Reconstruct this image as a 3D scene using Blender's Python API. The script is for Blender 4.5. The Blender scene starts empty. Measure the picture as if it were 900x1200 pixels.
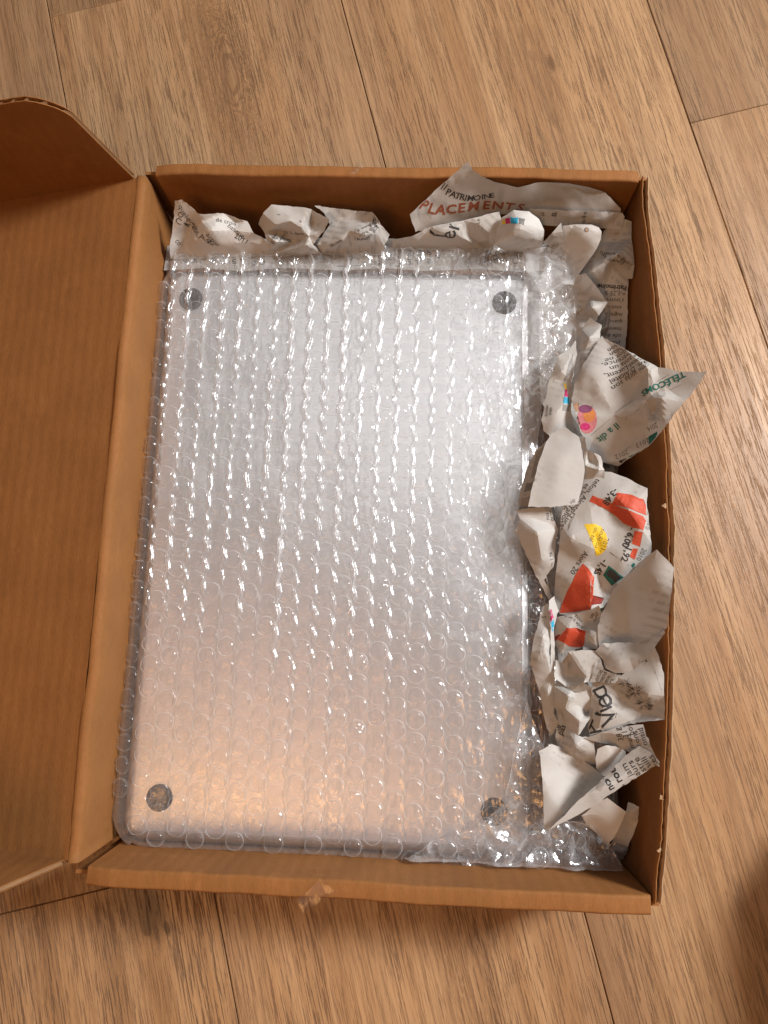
import bpy, bmesh, math, random
from mathutils import Vector, Matrix, noise
from mathutils.bvhtree import BVHTree
from mathutils.geometry import delaunay_2d_cdt

random.seed(11)
SC = bpy.context.scene
COL = SC.collection
MM = 0.001

# ---------------------------------------------------------------- camera
F_PX = 869.23                                   # focal length in pixels of the 900 x 1200 photograph
CAM_POS = Vector((19.34, -64.16, 434.63)) * MM
CAM_ROT = Matrix(((0.998398171, -0.032699144, 0.046172043),
                  (0.039715970, 0.986265741, -0.160320085),
                  (-0.040295575, 0.161897047, 0.985984591)))
cam_data = bpy.data.cameras.new('camera')
cam = bpy.data.objects.new('camera', cam_data)
cam.matrix_world = Matrix.Translation(CAM_POS) @ CAM_ROT.to_4x4()
cam_data.sensor_fit = 'VERTICAL'
cam_data.sensor_height = 24.0
cam_data.sensor_width = 18.0
cam_data.lens = F_PX / 1200 * 24.0
cam_data.clip_start = 0.005
cam_data.clip_end = 50
COL.objects.link(cam)
SC.camera = cam

# ---------------------------------------------------------------- world, lamps, exposure
world = bpy.data.worlds.new('World')
SC.world = world
world.use_nodes = True
bg = world.node_tree.nodes['Background']
bg.inputs[0].default_value = (1.0, 0.93, 0.87, 1)
bg.inputs[1].default_value = 0.035

def area(name, loc, target, size, size_y, power, color, spread=None):
    d = bpy.data.lights.new(name, 'AREA')
    d.shape = 'RECTANGLE'
    d.size, d.size_y, d.energy, d.color = size, size_y, power, color
    if spread: d.spread = spread
    o = bpy.data.objects.new(name, d)
    o.location = loc
    o.rotation_euler = (Vector(target) - Vector(loc)).to_track_quat('-Z', 'Y').to_euler()
    COL.objects.link(o)
    return o

KEY = Vector((0.70, 0.28, 0.66)).normalized() * 1.5
area('window_light', KEY, (0.03, 0, 0.04), 0.26, 0.30, 38.0, (1.0, 0.98, 0.96))
area('window_sky', Vector((0.66, 0.42, 0.62)).normalized() * 1.7, (0.03, 0, 0.04), 0.9, 0.9, 3.6, (0.90, 0.95, 1.0))
area('upper_reflection_fill', (0.10, 0.62, 1.70), (0.02, 0.10, 0), 1.25, 0.84, 5.6, (1.0, 0.97, 0.94))  # added fill lamp, brightens the reflection in the upper part of the laptop
area('warm_lamp', (-0.42, -0.90, 1.30), (-0.20, -0.15, 0), 0.70, 0.70, 10.0, (1.0, 0.50, 0.19))
glow = area('pink_reflection_fill', (-0.28, -0.34, 1.60), (-0.28, -0.34, 0), 0.95, 0.44, 1.7, (1.0, 0.60, 0.46))  # added panel lamp, shaped to give the laptop its pinkish reflection
glow.rotation_euler = (0, 0, math.radians(-36))
SC.view_settings.view_transform = 'Standard'
SC.view_settings.look = 'None'
SC.view_settings.exposure = -0.35
SC.view_settings.gamma = 1.0
SC.view_settings.use_curve_mapping = False
SC.cycles.max_bounces = 10
SC.cycles.transparent_max_bounces = 32
SC.cycles.diffuse_bounces = 4
SC.cycles.glossy_bounces = 4
SC.cycles.caustics_reflective = True
SC.cycles.sample_clamp_indirect = 4.0
SC.cycles.use_denoising = True

# ---------------------------------------------------------------- helpers
def ray_dir(px, py):
    return (CAM_ROT @ Vector(((px - 450) / F_PX, (600 - py) / F_PX, -1.0))).normalized()

def at(px, py, z):
    """a point of the place, from where it shows in the photograph and its height above the floor in mm"""
    d = ray_dir(px, py)
    t = (z * MM - CAM_POS.z) / d.z
    return CAM_POS + d * t

def obj(name, me, mat=None, parent=None):
    o = bpy.data.objects.new(name, me)
    COL.objects.link(o)
    if parent is not None: o.parent = parent
    if mat is not None and me is not None and not me.materials: me.materials.append(mat)
    return o

def empty(name, loc=(0, 0, 0)):
    o = bpy.data.objects.new(name, None)
    o.location = loc
    o.empty_display_size = 0.02
    COL.objects.link(o)
    return o

def tag(o, label, cat, group=None, kind=None):
    o['label'] = label; o['category'] = cat
    if group: o['group'] = group
    if kind: o['kind'] = kind
    return o

def mesh(name, vs, fs, smooth=False):
    me = bpy.data.meshes.new(name)
    me.from_pydata([tuple(v) for v in vs], [], fs)
    me.update()
    if smooth: me.polygons.foreach_set('use_smooth', [True] * len(me.polygons))
    return me

def bm_mesh(name, bm, smooth=False):
    me = bpy.data.meshes.new(name)
    bmesh.ops.recalc_face_normals(bm, faces=bm.faces)
    bm.to_mesh(me); bm.free()
    if smooth: me.polygons.foreach_set('use_smooth', [True] * len(me.polygons))
    return me

def box_mesh(name, x0, x1, y0, y1, z0, z1, bevel=0, segs=2):
    bm = bmesh.new()
    bmesh.ops.create_cube(bm, size=1)
    for v in bm.verts:
        v.co = Vector((x0 + (v.co.x + .5) * (x1 - x0), y0 + (v.co.y + .5) * (y1 - y0), z0 + (v.co.z + .5) * (z1 - z0)))
    if bevel: bmesh.ops.bevel(bm, geom=bm.edges[:], offset=bevel, segments=segs, affect='EDGES', profile=.5)
    return bm_mesh(name, bm)

def fbm(x, y, z=0.0, o=3):
    return noise.fractal(Vector((x, y, z)), 1.0, 2.0, o)

def smoothstep(a, b, x):
    t = max(0.0, min(1.0, (x - a) / (b - a)))
    return t * t * (3 - 2 * t)

# ---------------------------------------------------------------- materials
class NT:
    def __init__(self, name):
        self.m = bpy.data.materials.new(name)
        self.m.use_nodes = True
        self.t = self.m.node_tree
        self.b = self.t.nodes['Principled BSDF']
        self.out = self.t.nodes['Material Output']
    def n(self, typ, **kw):
        nd = self.t.nodes.new(typ)
        for k, v in kw.items():
            if k.startswith('i_'):
                key = k[2:]
                nd.inputs[int(key) if key.isdigit() else key.replace('_', ' ')].default_value = v
            else: setattr(nd, k, v)
        return nd
    def l(self, a, b): self.t.links.new(a, b)
    def math(self, op, a, b=None, c=None):
        nd = self.n('ShaderNodeMath', operation=op)
        for i, v in enumerate((a, b, c)):
            if v is None: continue
            if hasattr(v, 'type') and hasattr(v, 'node'): self.l(v, nd.inputs[i])
            else: nd.inputs[i].default_value = v
        return nd.outputs[0]
    def mix(self, f, a, b, blend='MIX'):
        nd = self.n('ShaderNodeMix', data_type='RGBA', blend_type=blend)
        for i, v in ((0, f), (6, a), (7, b)):
            if hasattr(v, 'node'): self.l(v, nd.inputs[i])
            else: nd.inputs[i].default_value = v if i == 0 else tuple(v) + (1,) * (4 - len(v))
        return nd.outputs[2]
    def noise(self, vec, scale, detail=2, rough=.5, dist=0):
        nd = self.n('ShaderNodeTexNoise')
        nd.inputs['Scale'].default_value = scale; nd.inputs['Detail'].default_value = detail
        nd.inputs['Roughness'].default_value = rough; nd.inputs['Distortion'].default_value = dist
        if vec is not None: self.l(vec, nd.inputs['Vector'])
        return nd.outputs['Fac']
    def ramp(self, f, p0, p1):
        nd = self.n('ShaderNodeMapRange')
        nd.interpolation_type = 'SMOOTHSTEP'
        self.l(f, nd.inputs[0]); nd.inputs[1].default_value = p0; nd.inputs[2].default_value = p1
        return nd.outputs[0]
    def scale(self, vec, s, off=None):
        nd = self.n('ShaderNodeMapping')
        self.l(vec, nd.inputs[0]); nd.inputs['Scale'].default_value = s
        if off is not None: self.l(off, nd.inputs['Location'])
        return nd.outputs[0]
    def bump(self, h, strength, dist):
        nd = self.n('ShaderNodeBump')
        nd.inputs['Strength'].default_value = strength; nd.inputs['Distance'].default_value = dist
        self.l(h, nd.inputs['Height']); return nd.outputs[0]

FLOOR_TH = 0.2764
FLOOR_OFF = 54.47
PLANK_W = 195.0
FN = Vector((math.cos(FLOOR_TH), math.sin(FLOOR_TH), 0))
FU = Vector((-math.sin(FLOOR_TH), math.cos(FLOOR_TH), 0))      # along the boards, away from the viewer

def floor_xy(px, py):
    p = at(px, py, 0)
    return p.dot(FN), p.dot(FU)

def wood_material():
    k = NT('oak_laminate')
    tc = k.n('ShaderNodeTexCoord').outputs['Object']
    tone = k.n('ShaderNodeAttribute', attribute_type='OBJECT', attribute_name='tone').outputs['Fac']
    seed = k.n('ShaderNodeAttribute', attribute_type='OBJECT', attribute_name='seed').outputs['Fac']
    offs = k.n('ShaderNodeCombineXYZ')
    k.l(k.math('MULTIPLY', seed, 3.7), offs.inputs[0]); k.l(k.math('MULTIPLY', seed, 9.1), offs.inputs[1]); k.l(seed, offs.inputs[2])
    va = k.n('ShaderNodeVectorMath', operation='ADD'); k.l(tc, va.inputs[0]); k.l(offs.outputs[0], va.inputs[1])
    P = va.outputs[0]
    sep = k.n('ShaderNodeSeparateXYZ'); k.l(tc, sep.inputs[0])
    X, Y = sep.outputs[0], sep.outputs[1]
    # knots: (photo x, photo y, across mm, along mm, ring strength, darkness)
    knots = [(270, 85, 17, 62, 1.25, .16), (646, 74, 2.6, 7, .35, .55), (640, 112, 9, 60, .5, .12),
             (162, 1056, 11, 20, .9, .55), (182, 1072, 7, 14, .6, .5), (172, 1089, 2.0, 4, .4, .75), (196, 1088, 1.8, 4, .4, .75),
             (130, 1120, 9, 40, .5, .25), (560, 1160, 14, 70, .8, .12), (60, 1150, 6, 60, .4, .2), (815, 160, 6, 40, .25, .15)]
    ringadd, dark = None, None
    wob = k.math('MULTIPLY', k.math('SUBTRACT', k.noise(k.scale(tc, (170, 60, 1)), 1.0, 4, .65), .5), 2.4)
    for (px, py, a, b, s, dk) in knots:
        kx, ky = floor_xy(px, py)
        dx = k.math('DIVIDE', k.math('SUBTRACT', X, kx), a * MM)
        dy = k.math('DIVIDE', k.math('SUBTRACT', Y, ky), b * MM)
        d2 = k.math('ADD', k.math('MULTIPLY', dx, dx), k.math('MULTIPLY', dy, dy))
        d2 = k.math('MULTIPLY', d2, k.math('ADD', 1.0, wob))
        g = k.math('EXPONENT', k.math('MULTIPLY', d2, -1.0))
        ra = k.math('MULTIPLY', g, s)
        da = k.math('MULTIPLY', k.ramp(g, .12, .75), dk)
        ringadd = ra if ringadd is None else k.math('ADD', ringadd, ra)
        dark = da if dark is None else k.math('ADD', dark, da)
    field = k.noise(k.scale(P, (7.5, .75, 1)), 1.0, 1.5, .45)
    wig = k.math('MULTIPLY', k.noise(k.scale(P, (60, 9, 1)), 1.0, 2, .5), .05)
    f2 = k.math('ADD', k.math('ADD', field, wig), k.math('MULTIPLY', ringadd, .62))
    rings = k.math('SINE', k.math('MULTIPLY', f2, 88.0))
    rings = k.ramp(rings, -.6, 1.0)
    ringamp = k.ramp(k.noise(k.scale(P, (9, 1.6, 1)), 1.0, 2), .38, .72)
    ringamp = k.math('ADD', k.math('MULTIPLY', ringamp, .55), k.math('MULTIPLY', k.math('MINIMUM', ringadd, 1.0), .7))
    streak = k.noise(k.scale(P, (70, 1.9, 1)), 1.0, 5, .62)
    broad = k.noise(k.scale(P, (9, .8, 1)), 1.0, 2, .5)
    fine = k.noise(k.scale(P, (520, 15, 1)), 1.0, 4, .7)
    pores = k.ramp(k.noise(k.scale(P, (1250, 44, 1)), 1.0, 3, .65, .1), .51, .63)
    pmask = k.ramp(k.noise(k.scale(P, (40, 3, 1)), 1.0, 3, .6), .36, .62)
    pores = k.math('MULTIPLY', pores, k.math('ADD', k.math('MULTIPLY', pmask, .6), .4))
    light, mid, deep = (.455, .278, .146), (.350, .194, .092), (.112, .056, .025)
    c = k.mix(k.ramp(streak, .36, .66), light, mid)
    c = k.mix(k.math('MULTIPLY', k.ramp(broad, .4, .68), .5), c, (.265, .160, .095))
    c = k.mix(k.math('MULTIPLY', k.math('MULTIPLY', rings, ringamp), .72), c, (.185, .098, .048))
    c = k.mix(k.math('MULTIPLY', k.ramp(fine, .42, .66), .55), c, (.205, .115, .060))
    c = k.mix(k.math('MULTIPLY', pores, .74), c, deep)
    c = k.mix(k.math('MINIMUM', dark, .92), c, (.085, .045, .026))
    hs = k.n('ShaderNodeHueSaturation'); k.l(c, hs.inputs['Color']); k.l(tone, hs.inputs['Value'])
    hs.inputs['Saturation'].default_value = 1.0
    k.l(hs.outputs[0], k.b.inputs['Base Color'])
    rg = k.math('ADD', .36, k.math('MULTIPLY', pores, .25))
    k.l(rg, k.b.inputs['Roughness'])
    k.b.inputs['Specular IOR Level'].default_value = .4
    h = k.math('SUBTRACT', k.math('MULTIPLY', fine, .3), pores)
    k.l(k.bump(h, .7, .00030), k.b.inputs['Normal'])
    return k.m

def card_material(name='kraft_cardboard', base=(.285, .119, .035)):
    k = NT(name)
    tc = k.n('ShaderNodeTexCoord').outputs['Object']
    blot = k.noise(tc, 38, 4, .6)
    fib = k.noise(k.scale(tc, (900, 260, 900)), 1.0, 3, .65)
    speck = k.noise(tc, 1500, 2, .6)
    c = k.mix(k.ramp(blot, .3, .7), base, tuple(v * .86 for v in base))
    c = k.mix(k.math('MULTIPLY', k.ramp(fib, .4, .7), .30), c, tuple(v * .62 for v in base))
    c = k.mix(k.math('MULTIPLY', k.ramp(speck, .58, .72), .35), c, tuple(min(1, v * 1.45) for v in base))
    scuff = k.math('MULTIPLY', k.ramp(k.noise(k.scale(tc, (60, 25, 60)), 1.0, 5, .7), .58, .70), .30)
    c = k.mix(scuff, c, tuple(min(1, v * 1.35 + .01) for v in base))
    wl = k.n('ShaderNodeTexWave', wave_type='BANDS', bands_direction='X')
    wl.inputs['Scale'].default_value = 46; wl.inputs['Distortion'].default_value = 1.2; wl.inputs['Detail'].default_value = 1
    k.l(tc, wl.inputs['Vector'])
    c = k.mix(k.math('MULTIPLY', wl.outputs['Fac'], .10), c, tuple(v * .6 for v in base))
    k.l(c, k.b.inputs['Base Color'])
    k.b.inputs['Roughness'].default_value = .72
    k.b.inputs['Specular IOR Level'].default_value = .25
    wv = k.n('ShaderNodeTexWave', wave_type='BANDS', bands_direction='X')
    wv.inputs['Scale'].default_value = 46; wv.inputs['Distortion'].default_value = 1.2; wv.inputs['Detail'].default_value = 1
    k.l(tc, wv.inputs['Vector'])
    h = k.math('ADD', k.math('MULTIPLY', fib, .5), k.math('MULTIPLY', wv.outputs['Fac'], .30))
    h = k.math('ADD', h, k.math('MULTIPLY', blot, 1.2))
    k.l(k.bump(h, .5, .0005), k.b.inputs['Normal'])
    return k.m

def paper_material(name, base, show=.10):
    k = NT(name)
    tc = k.n('ShaderNodeTexCoord').outputs['Object']
    blot = k.noise(tc, 55, 3, .6)
    fib = k.noise(tc, 1400, 3, .7)
    # ink of the other side showing through faintly: rows of words
    rot = k.n('ShaderNodeMapping'); k.l(tc, rot.inputs[0]); rot.inputs['Rotation'].default_value = (.2, .1, .5)
    sp = k.n('ShaderNodeSeparateXYZ'); k.l(rot.outputs[0], sp.inputs[0])
    rows = k.ramp(k.math('SINE', k.math('MULTIPLY', sp.outputs[1], 1850)), .0, .5)
    words = k.ramp(k.noise(k.scale(rot.outputs[0], (420, 30, 30)), 1.0, 2), .42, .56)
    zone = k.ramp(k.noise(tc, 24, 1), .44, .58)
    ghost = k.math('MULTIPLY', k.math('MULTIPLY', rows, words), k.math('MULTIPLY', zone, show))
    c = k.mix(k.ramp(blot, .3, .72), base, tuple(v * .9 for v in base))
    c = k.mix(k.math('MULTIPLY', k.ramp(fib, .45, .75), .16), c, tuple(v * .7 for v in base))
    c = k.mix(ghost, c, (.12, .115, .11))
    k.l(c, k.b.inputs['Base Color'])
    k.b.inputs['Roughness'].default_value = .62
    k.b.inputs['Specular IOR Level'].default_value = .28
    h = k.math('ADD', k.math('MULTIPLY', fib, .22), k.noise(tc, 160, 3, .55))
    nrm = k.bump(h, .30, .0006)
    k.l(nrm, k.b.inputs['Normal'])
    tr = k.n('ShaderNodeBsdfTranslucent'); k.l(c, tr.inputs['Color'])
    mx = k.n('ShaderNodeMixShader'); mx.inputs[0].default_value = .12
    k.l(k.b.outputs[0], mx.inputs[1]); k.l(tr.outputs[0], mx.inputs[2]); k.l(mx.outputs[0], k.out.inputs['Surface'])
    return k.m

def ink(name, col, rough=.55, alpha=1.0):
    k = NT(name)
    tc = k.n('ShaderNodeTexCoord').outputs['Object']
    n1 = k.noise(tc, 900, 3, .7)
    c = k.mix(k.math('MULTIPLY', k.ramp(n1, .45, .75), .35), col, tuple(min(1, v * 1.5 + .05) for v in col))
    k.l(c, k.b.inputs['Base Color'])
    k.b.inputs['Roughness'].default_value = rough
    k.b.inputs['Specular IOR Level'].default_value = .3
    return k.m

def film_material(name, gloss, rim, milk, rim_milk, bump_s, rough=.07, pw=2.2):
    """thin clear film: mostly clear, a clean surface reflection, and milkier where one looks along it"""
    k = NT(name)
    k.t.nodes.remove(k.b)
    tc = k.n('ShaderNodeTexCoord').outputs['Object']
    n1 = k.noise(tc, 420, 2, .55)
    n2 = k.noise(k.scale(tc, (700, 260, 500)), 1.0, 2, .5, .6)
    nrm = k.bump(k.math('ADD', n1, k.math('MULTIPLY', n2, .5)), bump_s, .0010)
    lw = k.n('ShaderNodeLayerWeight'); lw.inputs['Blend'].default_value = .5
    k.l(nrm, lw.inputs['Normal'])
    edge = k.math('POWER', lw.outputs['Facing'], pw)
    fac = k.math('MINIMUM', k.math('ADD', k.math('MULTIPLY', edge, rim), gloss), 1.0)
    gl = k.n('ShaderNodeBsdfGlossy'); gl.inputs['Roughness'].default_value = rough
    gl.inputs['Color'].default_value = (.98, .98, 1, 1)
    k.l(nrm, gl.inputs['Normal'])
    tr = k.n('ShaderNodeBsdfTransparent'); tr.inputs['Color'].default_value = (.97, .972, .975, 1)
    df = k.n('ShaderNodeBsdfDiffuse'); df.inputs['Color'].default_value = (.92, .92, .93, 1)
    tl = k.n('ShaderNodeBsdfTranslucent'); tl.inputs['Color'].default_value = (.92, .92, .93, 1)
    md = k.n('ShaderNodeMixShader'); md.inputs[0].default_value = .45
    k.l(df.outputs[0], md.inputs[1]); k.l(tl.outputs[0], md.inputs[2])
    m0 = k.n('ShaderNodeMixShader')
    k.l(k.math('MINIMUM', k.math('ADD', k.math('MULTIPLY', edge, rim_milk), milk), 1.0), m0.inputs[0])
    k.l(tr.outputs[0], m0.inputs[1]); k.l(md.outputs[0], m0.inputs[2])
    m1 = k.n('ShaderNodeMixShader'); k.l(fac, m1.inputs[0]); k.l(m0.outputs[0], m1.inputs[1]); k.l(gl.outputs[0], m1.inputs[2])
    k.l(m1.outputs[0], k.out.inputs['Surface'])
    return k.m

def metal_material():
    k = NT('brushed_aluminium')
    tc = k.n('ShaderNodeTexCoord').outputs['Object']
    n1 = k.noise(tc, 2600, 2, .6)
    k.b.inputs['Base Color'].default_value = (.76, .765, .78, 1)
    k.b.inputs['Metallic'].default_value = 1
    k.l(k.math('ADD', .32, k.math('MULTIPLY', n1, .08)), k.b.inputs['Roughness'])
    k.l(k.bump(n1, .08, .0001), k.b.inputs['Normal'])
    return k.m

def rubber_material():
    k = NT('black_rubber')
    tc = k.n('ShaderNodeTexCoord').outputs['Object']
    c = k.mix(k.noise(tc, 300, 3), (.012, .012, .014), (.035, .035, .038))
    k.l(c, k.b.inputs['Base Color']); k.b.inputs['Roughness'].default_value = .55
    return k.m

M_WOOD = wood_material()
M_CARD = card_material()
M_EDGE = card_material('torn_cardboard_edge', (.42, .27, .155))
M_FLUTE = card_material('corrugated_core', (.36, .20, .10))
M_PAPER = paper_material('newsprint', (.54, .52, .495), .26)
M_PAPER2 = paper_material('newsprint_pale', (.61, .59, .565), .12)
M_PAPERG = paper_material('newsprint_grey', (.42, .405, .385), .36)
M_BLACK = ink('black_ink', (.035, .033, .033))
M_GREY = ink('grey_ink', (.16, .155, .15))
M_INK = {'black': M_BLACK, 'grey': M_GREY,
         'brown': ink('brown_red_ink', (.26, .075, .035)),
         'red': ink('red_ink', (.50, .068, .030)),
         'darkred': ink('dark_red_ink', (.24, .03, .02)),
         'yellow': ink('yellow_ink', (.72, .47, .02)),
         'green': ink('green_ink', (.012, .13, .105)),
         'cyan': ink('cyan_ink', (.03, .34, .55)),
         'magenta': ink('magenta_ink', (.45, .02, .13)),
         'orange': ink('orange_ink', (.55, .20, .06)),
         'pink': ink('pink_ink', (.50, .17, .19)),
         'violet': ink('violet_ink', (.20, .06, .13)),
         'tan': ink('tan_ink', (.42, .25, .16)),
         'midgrey': ink('mid_grey_ink', (.24, .23, .22))}
M_FILM = film_material('polythene_film', .10, .40, .08, 1.0, .12, .19, 1.4)
M_BUBBLE = film_material('polythene_bubble', .028, .20, .012, .85, .06, .14, 2.8)
M_FOLD = film_material('crumpled_polythene', .09, .30, .14, .60, .20, .17, 1.5)
M_FOLD_W = film_material('milky_crumpled_polythene', .09, .30, .36, .45, .20, .17, 1.5)
M_TAPE = film_material('clear_tape', .05, .12, .01, .05, .05, .2)
M_METAL = metal_material()
M_RUBBER = rubber_material()

# ---------------------------------------------------------------- floor
floor = obj('floor', mesh('floor', [(-2.2, -2.2, -.010), (2.2, -2.2, -.010), (2.2, 2.2, -.010), (-2.2, 2.2, -.010)], [(0, 1, 2, 3)]), M_FLUTE)
floor.rotation_euler.z = FLOOR_TH
tag(floor, 'brown oak laminate floor of long boards under the box', 'floor', kind='structure')
joint_tl = floor_xy(59, 20)[1]; joint_r = floor_xy(813, 143)[1]; joint_bl = floor_xy(60, 1057)[1]
rnd = random.Random(5)
for row in range(-9, 9):
    xa = (FLOOR_OFF + row * PLANK_W) * MM
    L = 1.29
    first = {-1: joint_bl - L, -2: joint_bl - L}.get(row)
    # rows: -1 is between the left seam and the middle seam
    if row == -1: j = joint_tl
    elif row == 1: j = joint_r
    elif row == -2: j = joint_bl
    elif row == 0: j = .68
    else: j = rnd.uniform(-.6, .6)
    for kk in range(-2, 2):
        y0, y1 = j + kk * L, j + (kk + 1) * L
        g = .00025
        pl = obj('floorboard', box_mesh('floorboard', xa + g, xa + PLANK_W * MM - g, y0 + g * .6, y1 - g * .6, -.009, 0, .0004, 1), M_WOOD, floor)
        pl['tone'] = 1.0 + rnd.uniform(-.09, .09)
        pl['seed'] = rnd.uniform(0, 40)
        if row == -1 and kk == 0: pl['tone'] = .74
        if row == -1 and kk == -1: pl['tone'] = 1.03
        if row == 0: pl['tone'] = 1.0
        if row == -2 and kk == -1: pl['tone'] = .90
        if row == -2 and kk == 0: pl['tone'] = .92
        if row == 1 and kk == -1: pl['tone'] = .93
        if row == 1 and kk == 0: pl['tone'] = .86

# ---------------------------------------------------------------- cardboard box
BX, BY, BH = 132.0, 178.0, 70.0             # half sizes at the rim and height, mm
LEFT_LEAN = 5.0
carton = empty('cardboard_box', (0, 0, 0))
tag(carton, 'open brown corrugated cardboard mailer box with lid folded out', 'box')

def part_mm(name, vs, fs, mat, parent=carton, smooth=False):
    return obj(name, mesh(name, [Vector(v) * MM for v in vs], fs, smooth), mat, parent)

obj('base_panel', box_mesh('base_panel', -.1355, .130, -.176, .176, .0005, .0035), M_CARD, carton)

def extrude_profile(name, prof, xs, func, mat, parent=carton, cap=True):
    """prof: closed (a, b) outline in mm, swept along xs; func(x, a, b, i) -> point in mm"""
    n = len(prof)
    vs, fs = [], []
    for x in xs:
        for i, (a, b) in enumerate(prof): vs.append(func(x, a, b, i))
    for s in range(len(xs) - 1):
        for i in range(n):
            j = (i + 1) % n
            fs.append((s * n + i, s * n + j, (s + 1) * n + j, (s + 1) * n + i))
    if cap:
        fs.append(tuple(range(n - 1, -1, -1))); fs.append(tuple((len(xs) - 1) * n + i for i in range(n)))
    o = part_mm(name, vs, fs, mat, parent, True)
    try:
        o.data.set_sharp_from_angle(angle=math.radians(40))
    except Exception: pass
    return o

def rollover_wall(name, sign, width, seed):
    """double wall: an outer panel rolled over the rim and down inside; a is depth into the wall, b height"""
    prof = [(0, 4)]
    r = 1.5
    for q in range(0, 5): t = math.pi / 2 * q / 4; prof.append((r - r * math.cos(t), BH - r + r * math.sin(t)))
    for q in range(0, 5): t = math.pi / 2 * q / 4; prof.append((width - r + r * math.sin(t), BH - r + r * math.cos(t)))
    prof += [(width, .5), (width - 3, .5), (width - 3, BH - 4), (3, BH - 4), (3, 4)]
    nx = 61
    xs = [-BX + 1.2 + (2 * BX - 2.4) * i / (nx - 1) for i in range(nx)]
    def f(x, a, b, i):
        w = fbm(x * .02, seed, b * .02) * .8 * smoothstep(20, 70, b)
        top = smoothstep(BH - 6, BH, b)
        dz = (fbm(x * .035, seed + 5) * .55 + fbm(x * .16, seed + 9) * .22) * top
        end = smoothstep(BX - 9, BX - 1, abs(x)) * top
        return (x, sign * (BY + a + w + fbm(x * .1, seed + 2, i) * .12 + .3 * math.sin(x * .035)), b + dz - end * 1.6)
    return extrude_profile(name, prof, xs, f, M_CARD)

rollover_wall('back_wall', 1, 6.6, 1.3)
rollover_wall('front_wall', -1, 8.6, 7.7)

# the side wall with its raw corrugated edge, bowed outwards by the packing
def bow(y): return 9.5 * (1 - min(1, abs((y + 8) / 172)) ** 2.0)
def corrugated_wall(parent):
    ny = 141
    ys = [-BY - 2.8 + (2 * BY + 5.6) * i / (ny - 1) for i in range(ny)]
    def px_(y, z): return BX + .3 + bow(y) * (z / BH) ** 1.2 + fbm(y * .03, 4.0) * .7
    def top(y, s): return BH - 1.0 + fbm(y * .05, s) * 1.3 + fbm(y * .35, s + 3) * .75
    for name, off, s in (('inner_liner', 0.0, 2.0), ('outer_liner', 2.7, 8.0)):
        vs, fs = [], []
        for y in ys:
            tz = top(y, s)
            for z in (3.6, 20, 40, 55, 64, tz):
                for t in (0, .55): vs.append((px_(y, z) + off + t + (fbm(y * .5, s + 9) * .35 if z == tz else 0), y, z))
        n = 12
        for i in range(ny - 1):
            for q in range(5):
                a = i * n + q * 2
                fs.append((a, a + 2, a + n + 2, a + n)); fs.append((a + 1, a + n + 1, a + n + 3, a + 3))
            a = i * n + 10
            fs.append((a, a + 1, a + n + 1, a + n))
        part_mm(name, vs, fs, M_CARD if off == 0 else M_EDGE, parent, True)
    # fluted core
    vs, fs = [], []
    m = 900
    for i in range(m):
        y = -BY + 2 + (2 * BY - 4) * i / (m - 1)
        xx = .55 + 1.075 + 1.0 * math.sin(y * 2 * math.pi / 6.5)
        for z in (60, top(y, 5.0) - 2.4): vs.append((px_(y, z) + xx, y, z))
    for i in range(m - 1): fs.append((2 * i, 2 * i + 1, 2 * i + 3, 2 * i + 2))
    part_mm('corrugated_core', vs, fs, M_FLUTE, parent, True)
side = empty('side_wall'); side.parent = carton
corrugated_wall(side)
# torn scraps of liner on that edge
for (px, py, a) in ((774, 998, .4), (777, 936, 1.1), (780, 592, .5)):
    c = at(px, py, 71.5) / MM
    vs = []
    for q in range(7):
        t = a + q * math.tau / 7
        rr = (1.9 if q % 2 else 1.0) * random.uniform(.6, 1.2)
        vs.append((c.x + rr * math.cos(t), c.y + rr * .8 * math.sin(t), c.z - 1.2 + random.uniform(-.6, .5)))
    part_mm('torn_scrap', vs, [(0, i, i + 1) for i in range(1, 6)], M_EDGE, side)

for sx in (-1, 1):
    for sy in (-1, 1):
        x1 = BX + 3.6 if sx > 0 else BX + LEFT_LEAN + 1.0
        xa, xb = sorted((sx * (BX - 24), sx * x1)); ya, yb = sorted((sy * (BY + 3.2), sy * (BY + 5.0)))
        obj('corner_flap', box_mesh('corner_flap', xa * MM, xb * MM, ya * MM, yb * MM, .001, .0645), M_CARD, carton)

# hinge side and lid
HX = -BX
LID_A = math.radians(15.2)
LID_L = 262.0
def hinge_wall():
    prof = []
    top = BH
    # inner face going up, rounding over the crease to the lid
    pts = [(-BX - 3.6, 3.6), (-BX - 3.4, 40), (-BX - 3.2, 60), (-BX - LEFT_LEAN + 1.6, top - 2.0), (-BX - LEFT_LEAN + .6, top - .6),
           (-BX - LEFT_LEAN - .6, top - .1), (-BX - LEFT_LEAN - 1.8, top + .25), (-BX - LEFT_LEAN - 3.2, top - .3)]
    ny = 61
    vs, fs = [], []
    th = 3.2
    n = len(pts)
    for i in range(ny):
        y = -BY + 1 + (2 * BY - 2) * i / (ny - 1)
        wob = fbm(y * .02, 3.3) * .8; wz = fbm(y * .05, 6.1) * .4
        for (x, z) in pts:
            f = smoothstep(10, 60, z)
            vs.append((x + wob * f, y, z + wz * f))
        for (x, z) in pts: vs.append((x - th if z < top - 3 else x - th * .7, y, z - .4 if z < top - 3 else z - th))
    for i in range(ny - 1):
        for q in range(n - 1):
            a, b = i * 2 * n + q, (i + 1) * 2 * n + q
            fs.append((a, a + 1, b + 1, b)); fs.append((a + n, b + n, b + n + 1, a + n + 1))
    for i in (0, ny - 1):
        for q in range(n - 1):
            a = i * 2 * n + q
            fs.append((a, a + 1, a + n + 1, a + n))
    return part_mm('hinge_wall', vs, fs, M_CARD, carton, True)
hinge_wall()
lid = empty('lid'); lid.parent = carton
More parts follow.
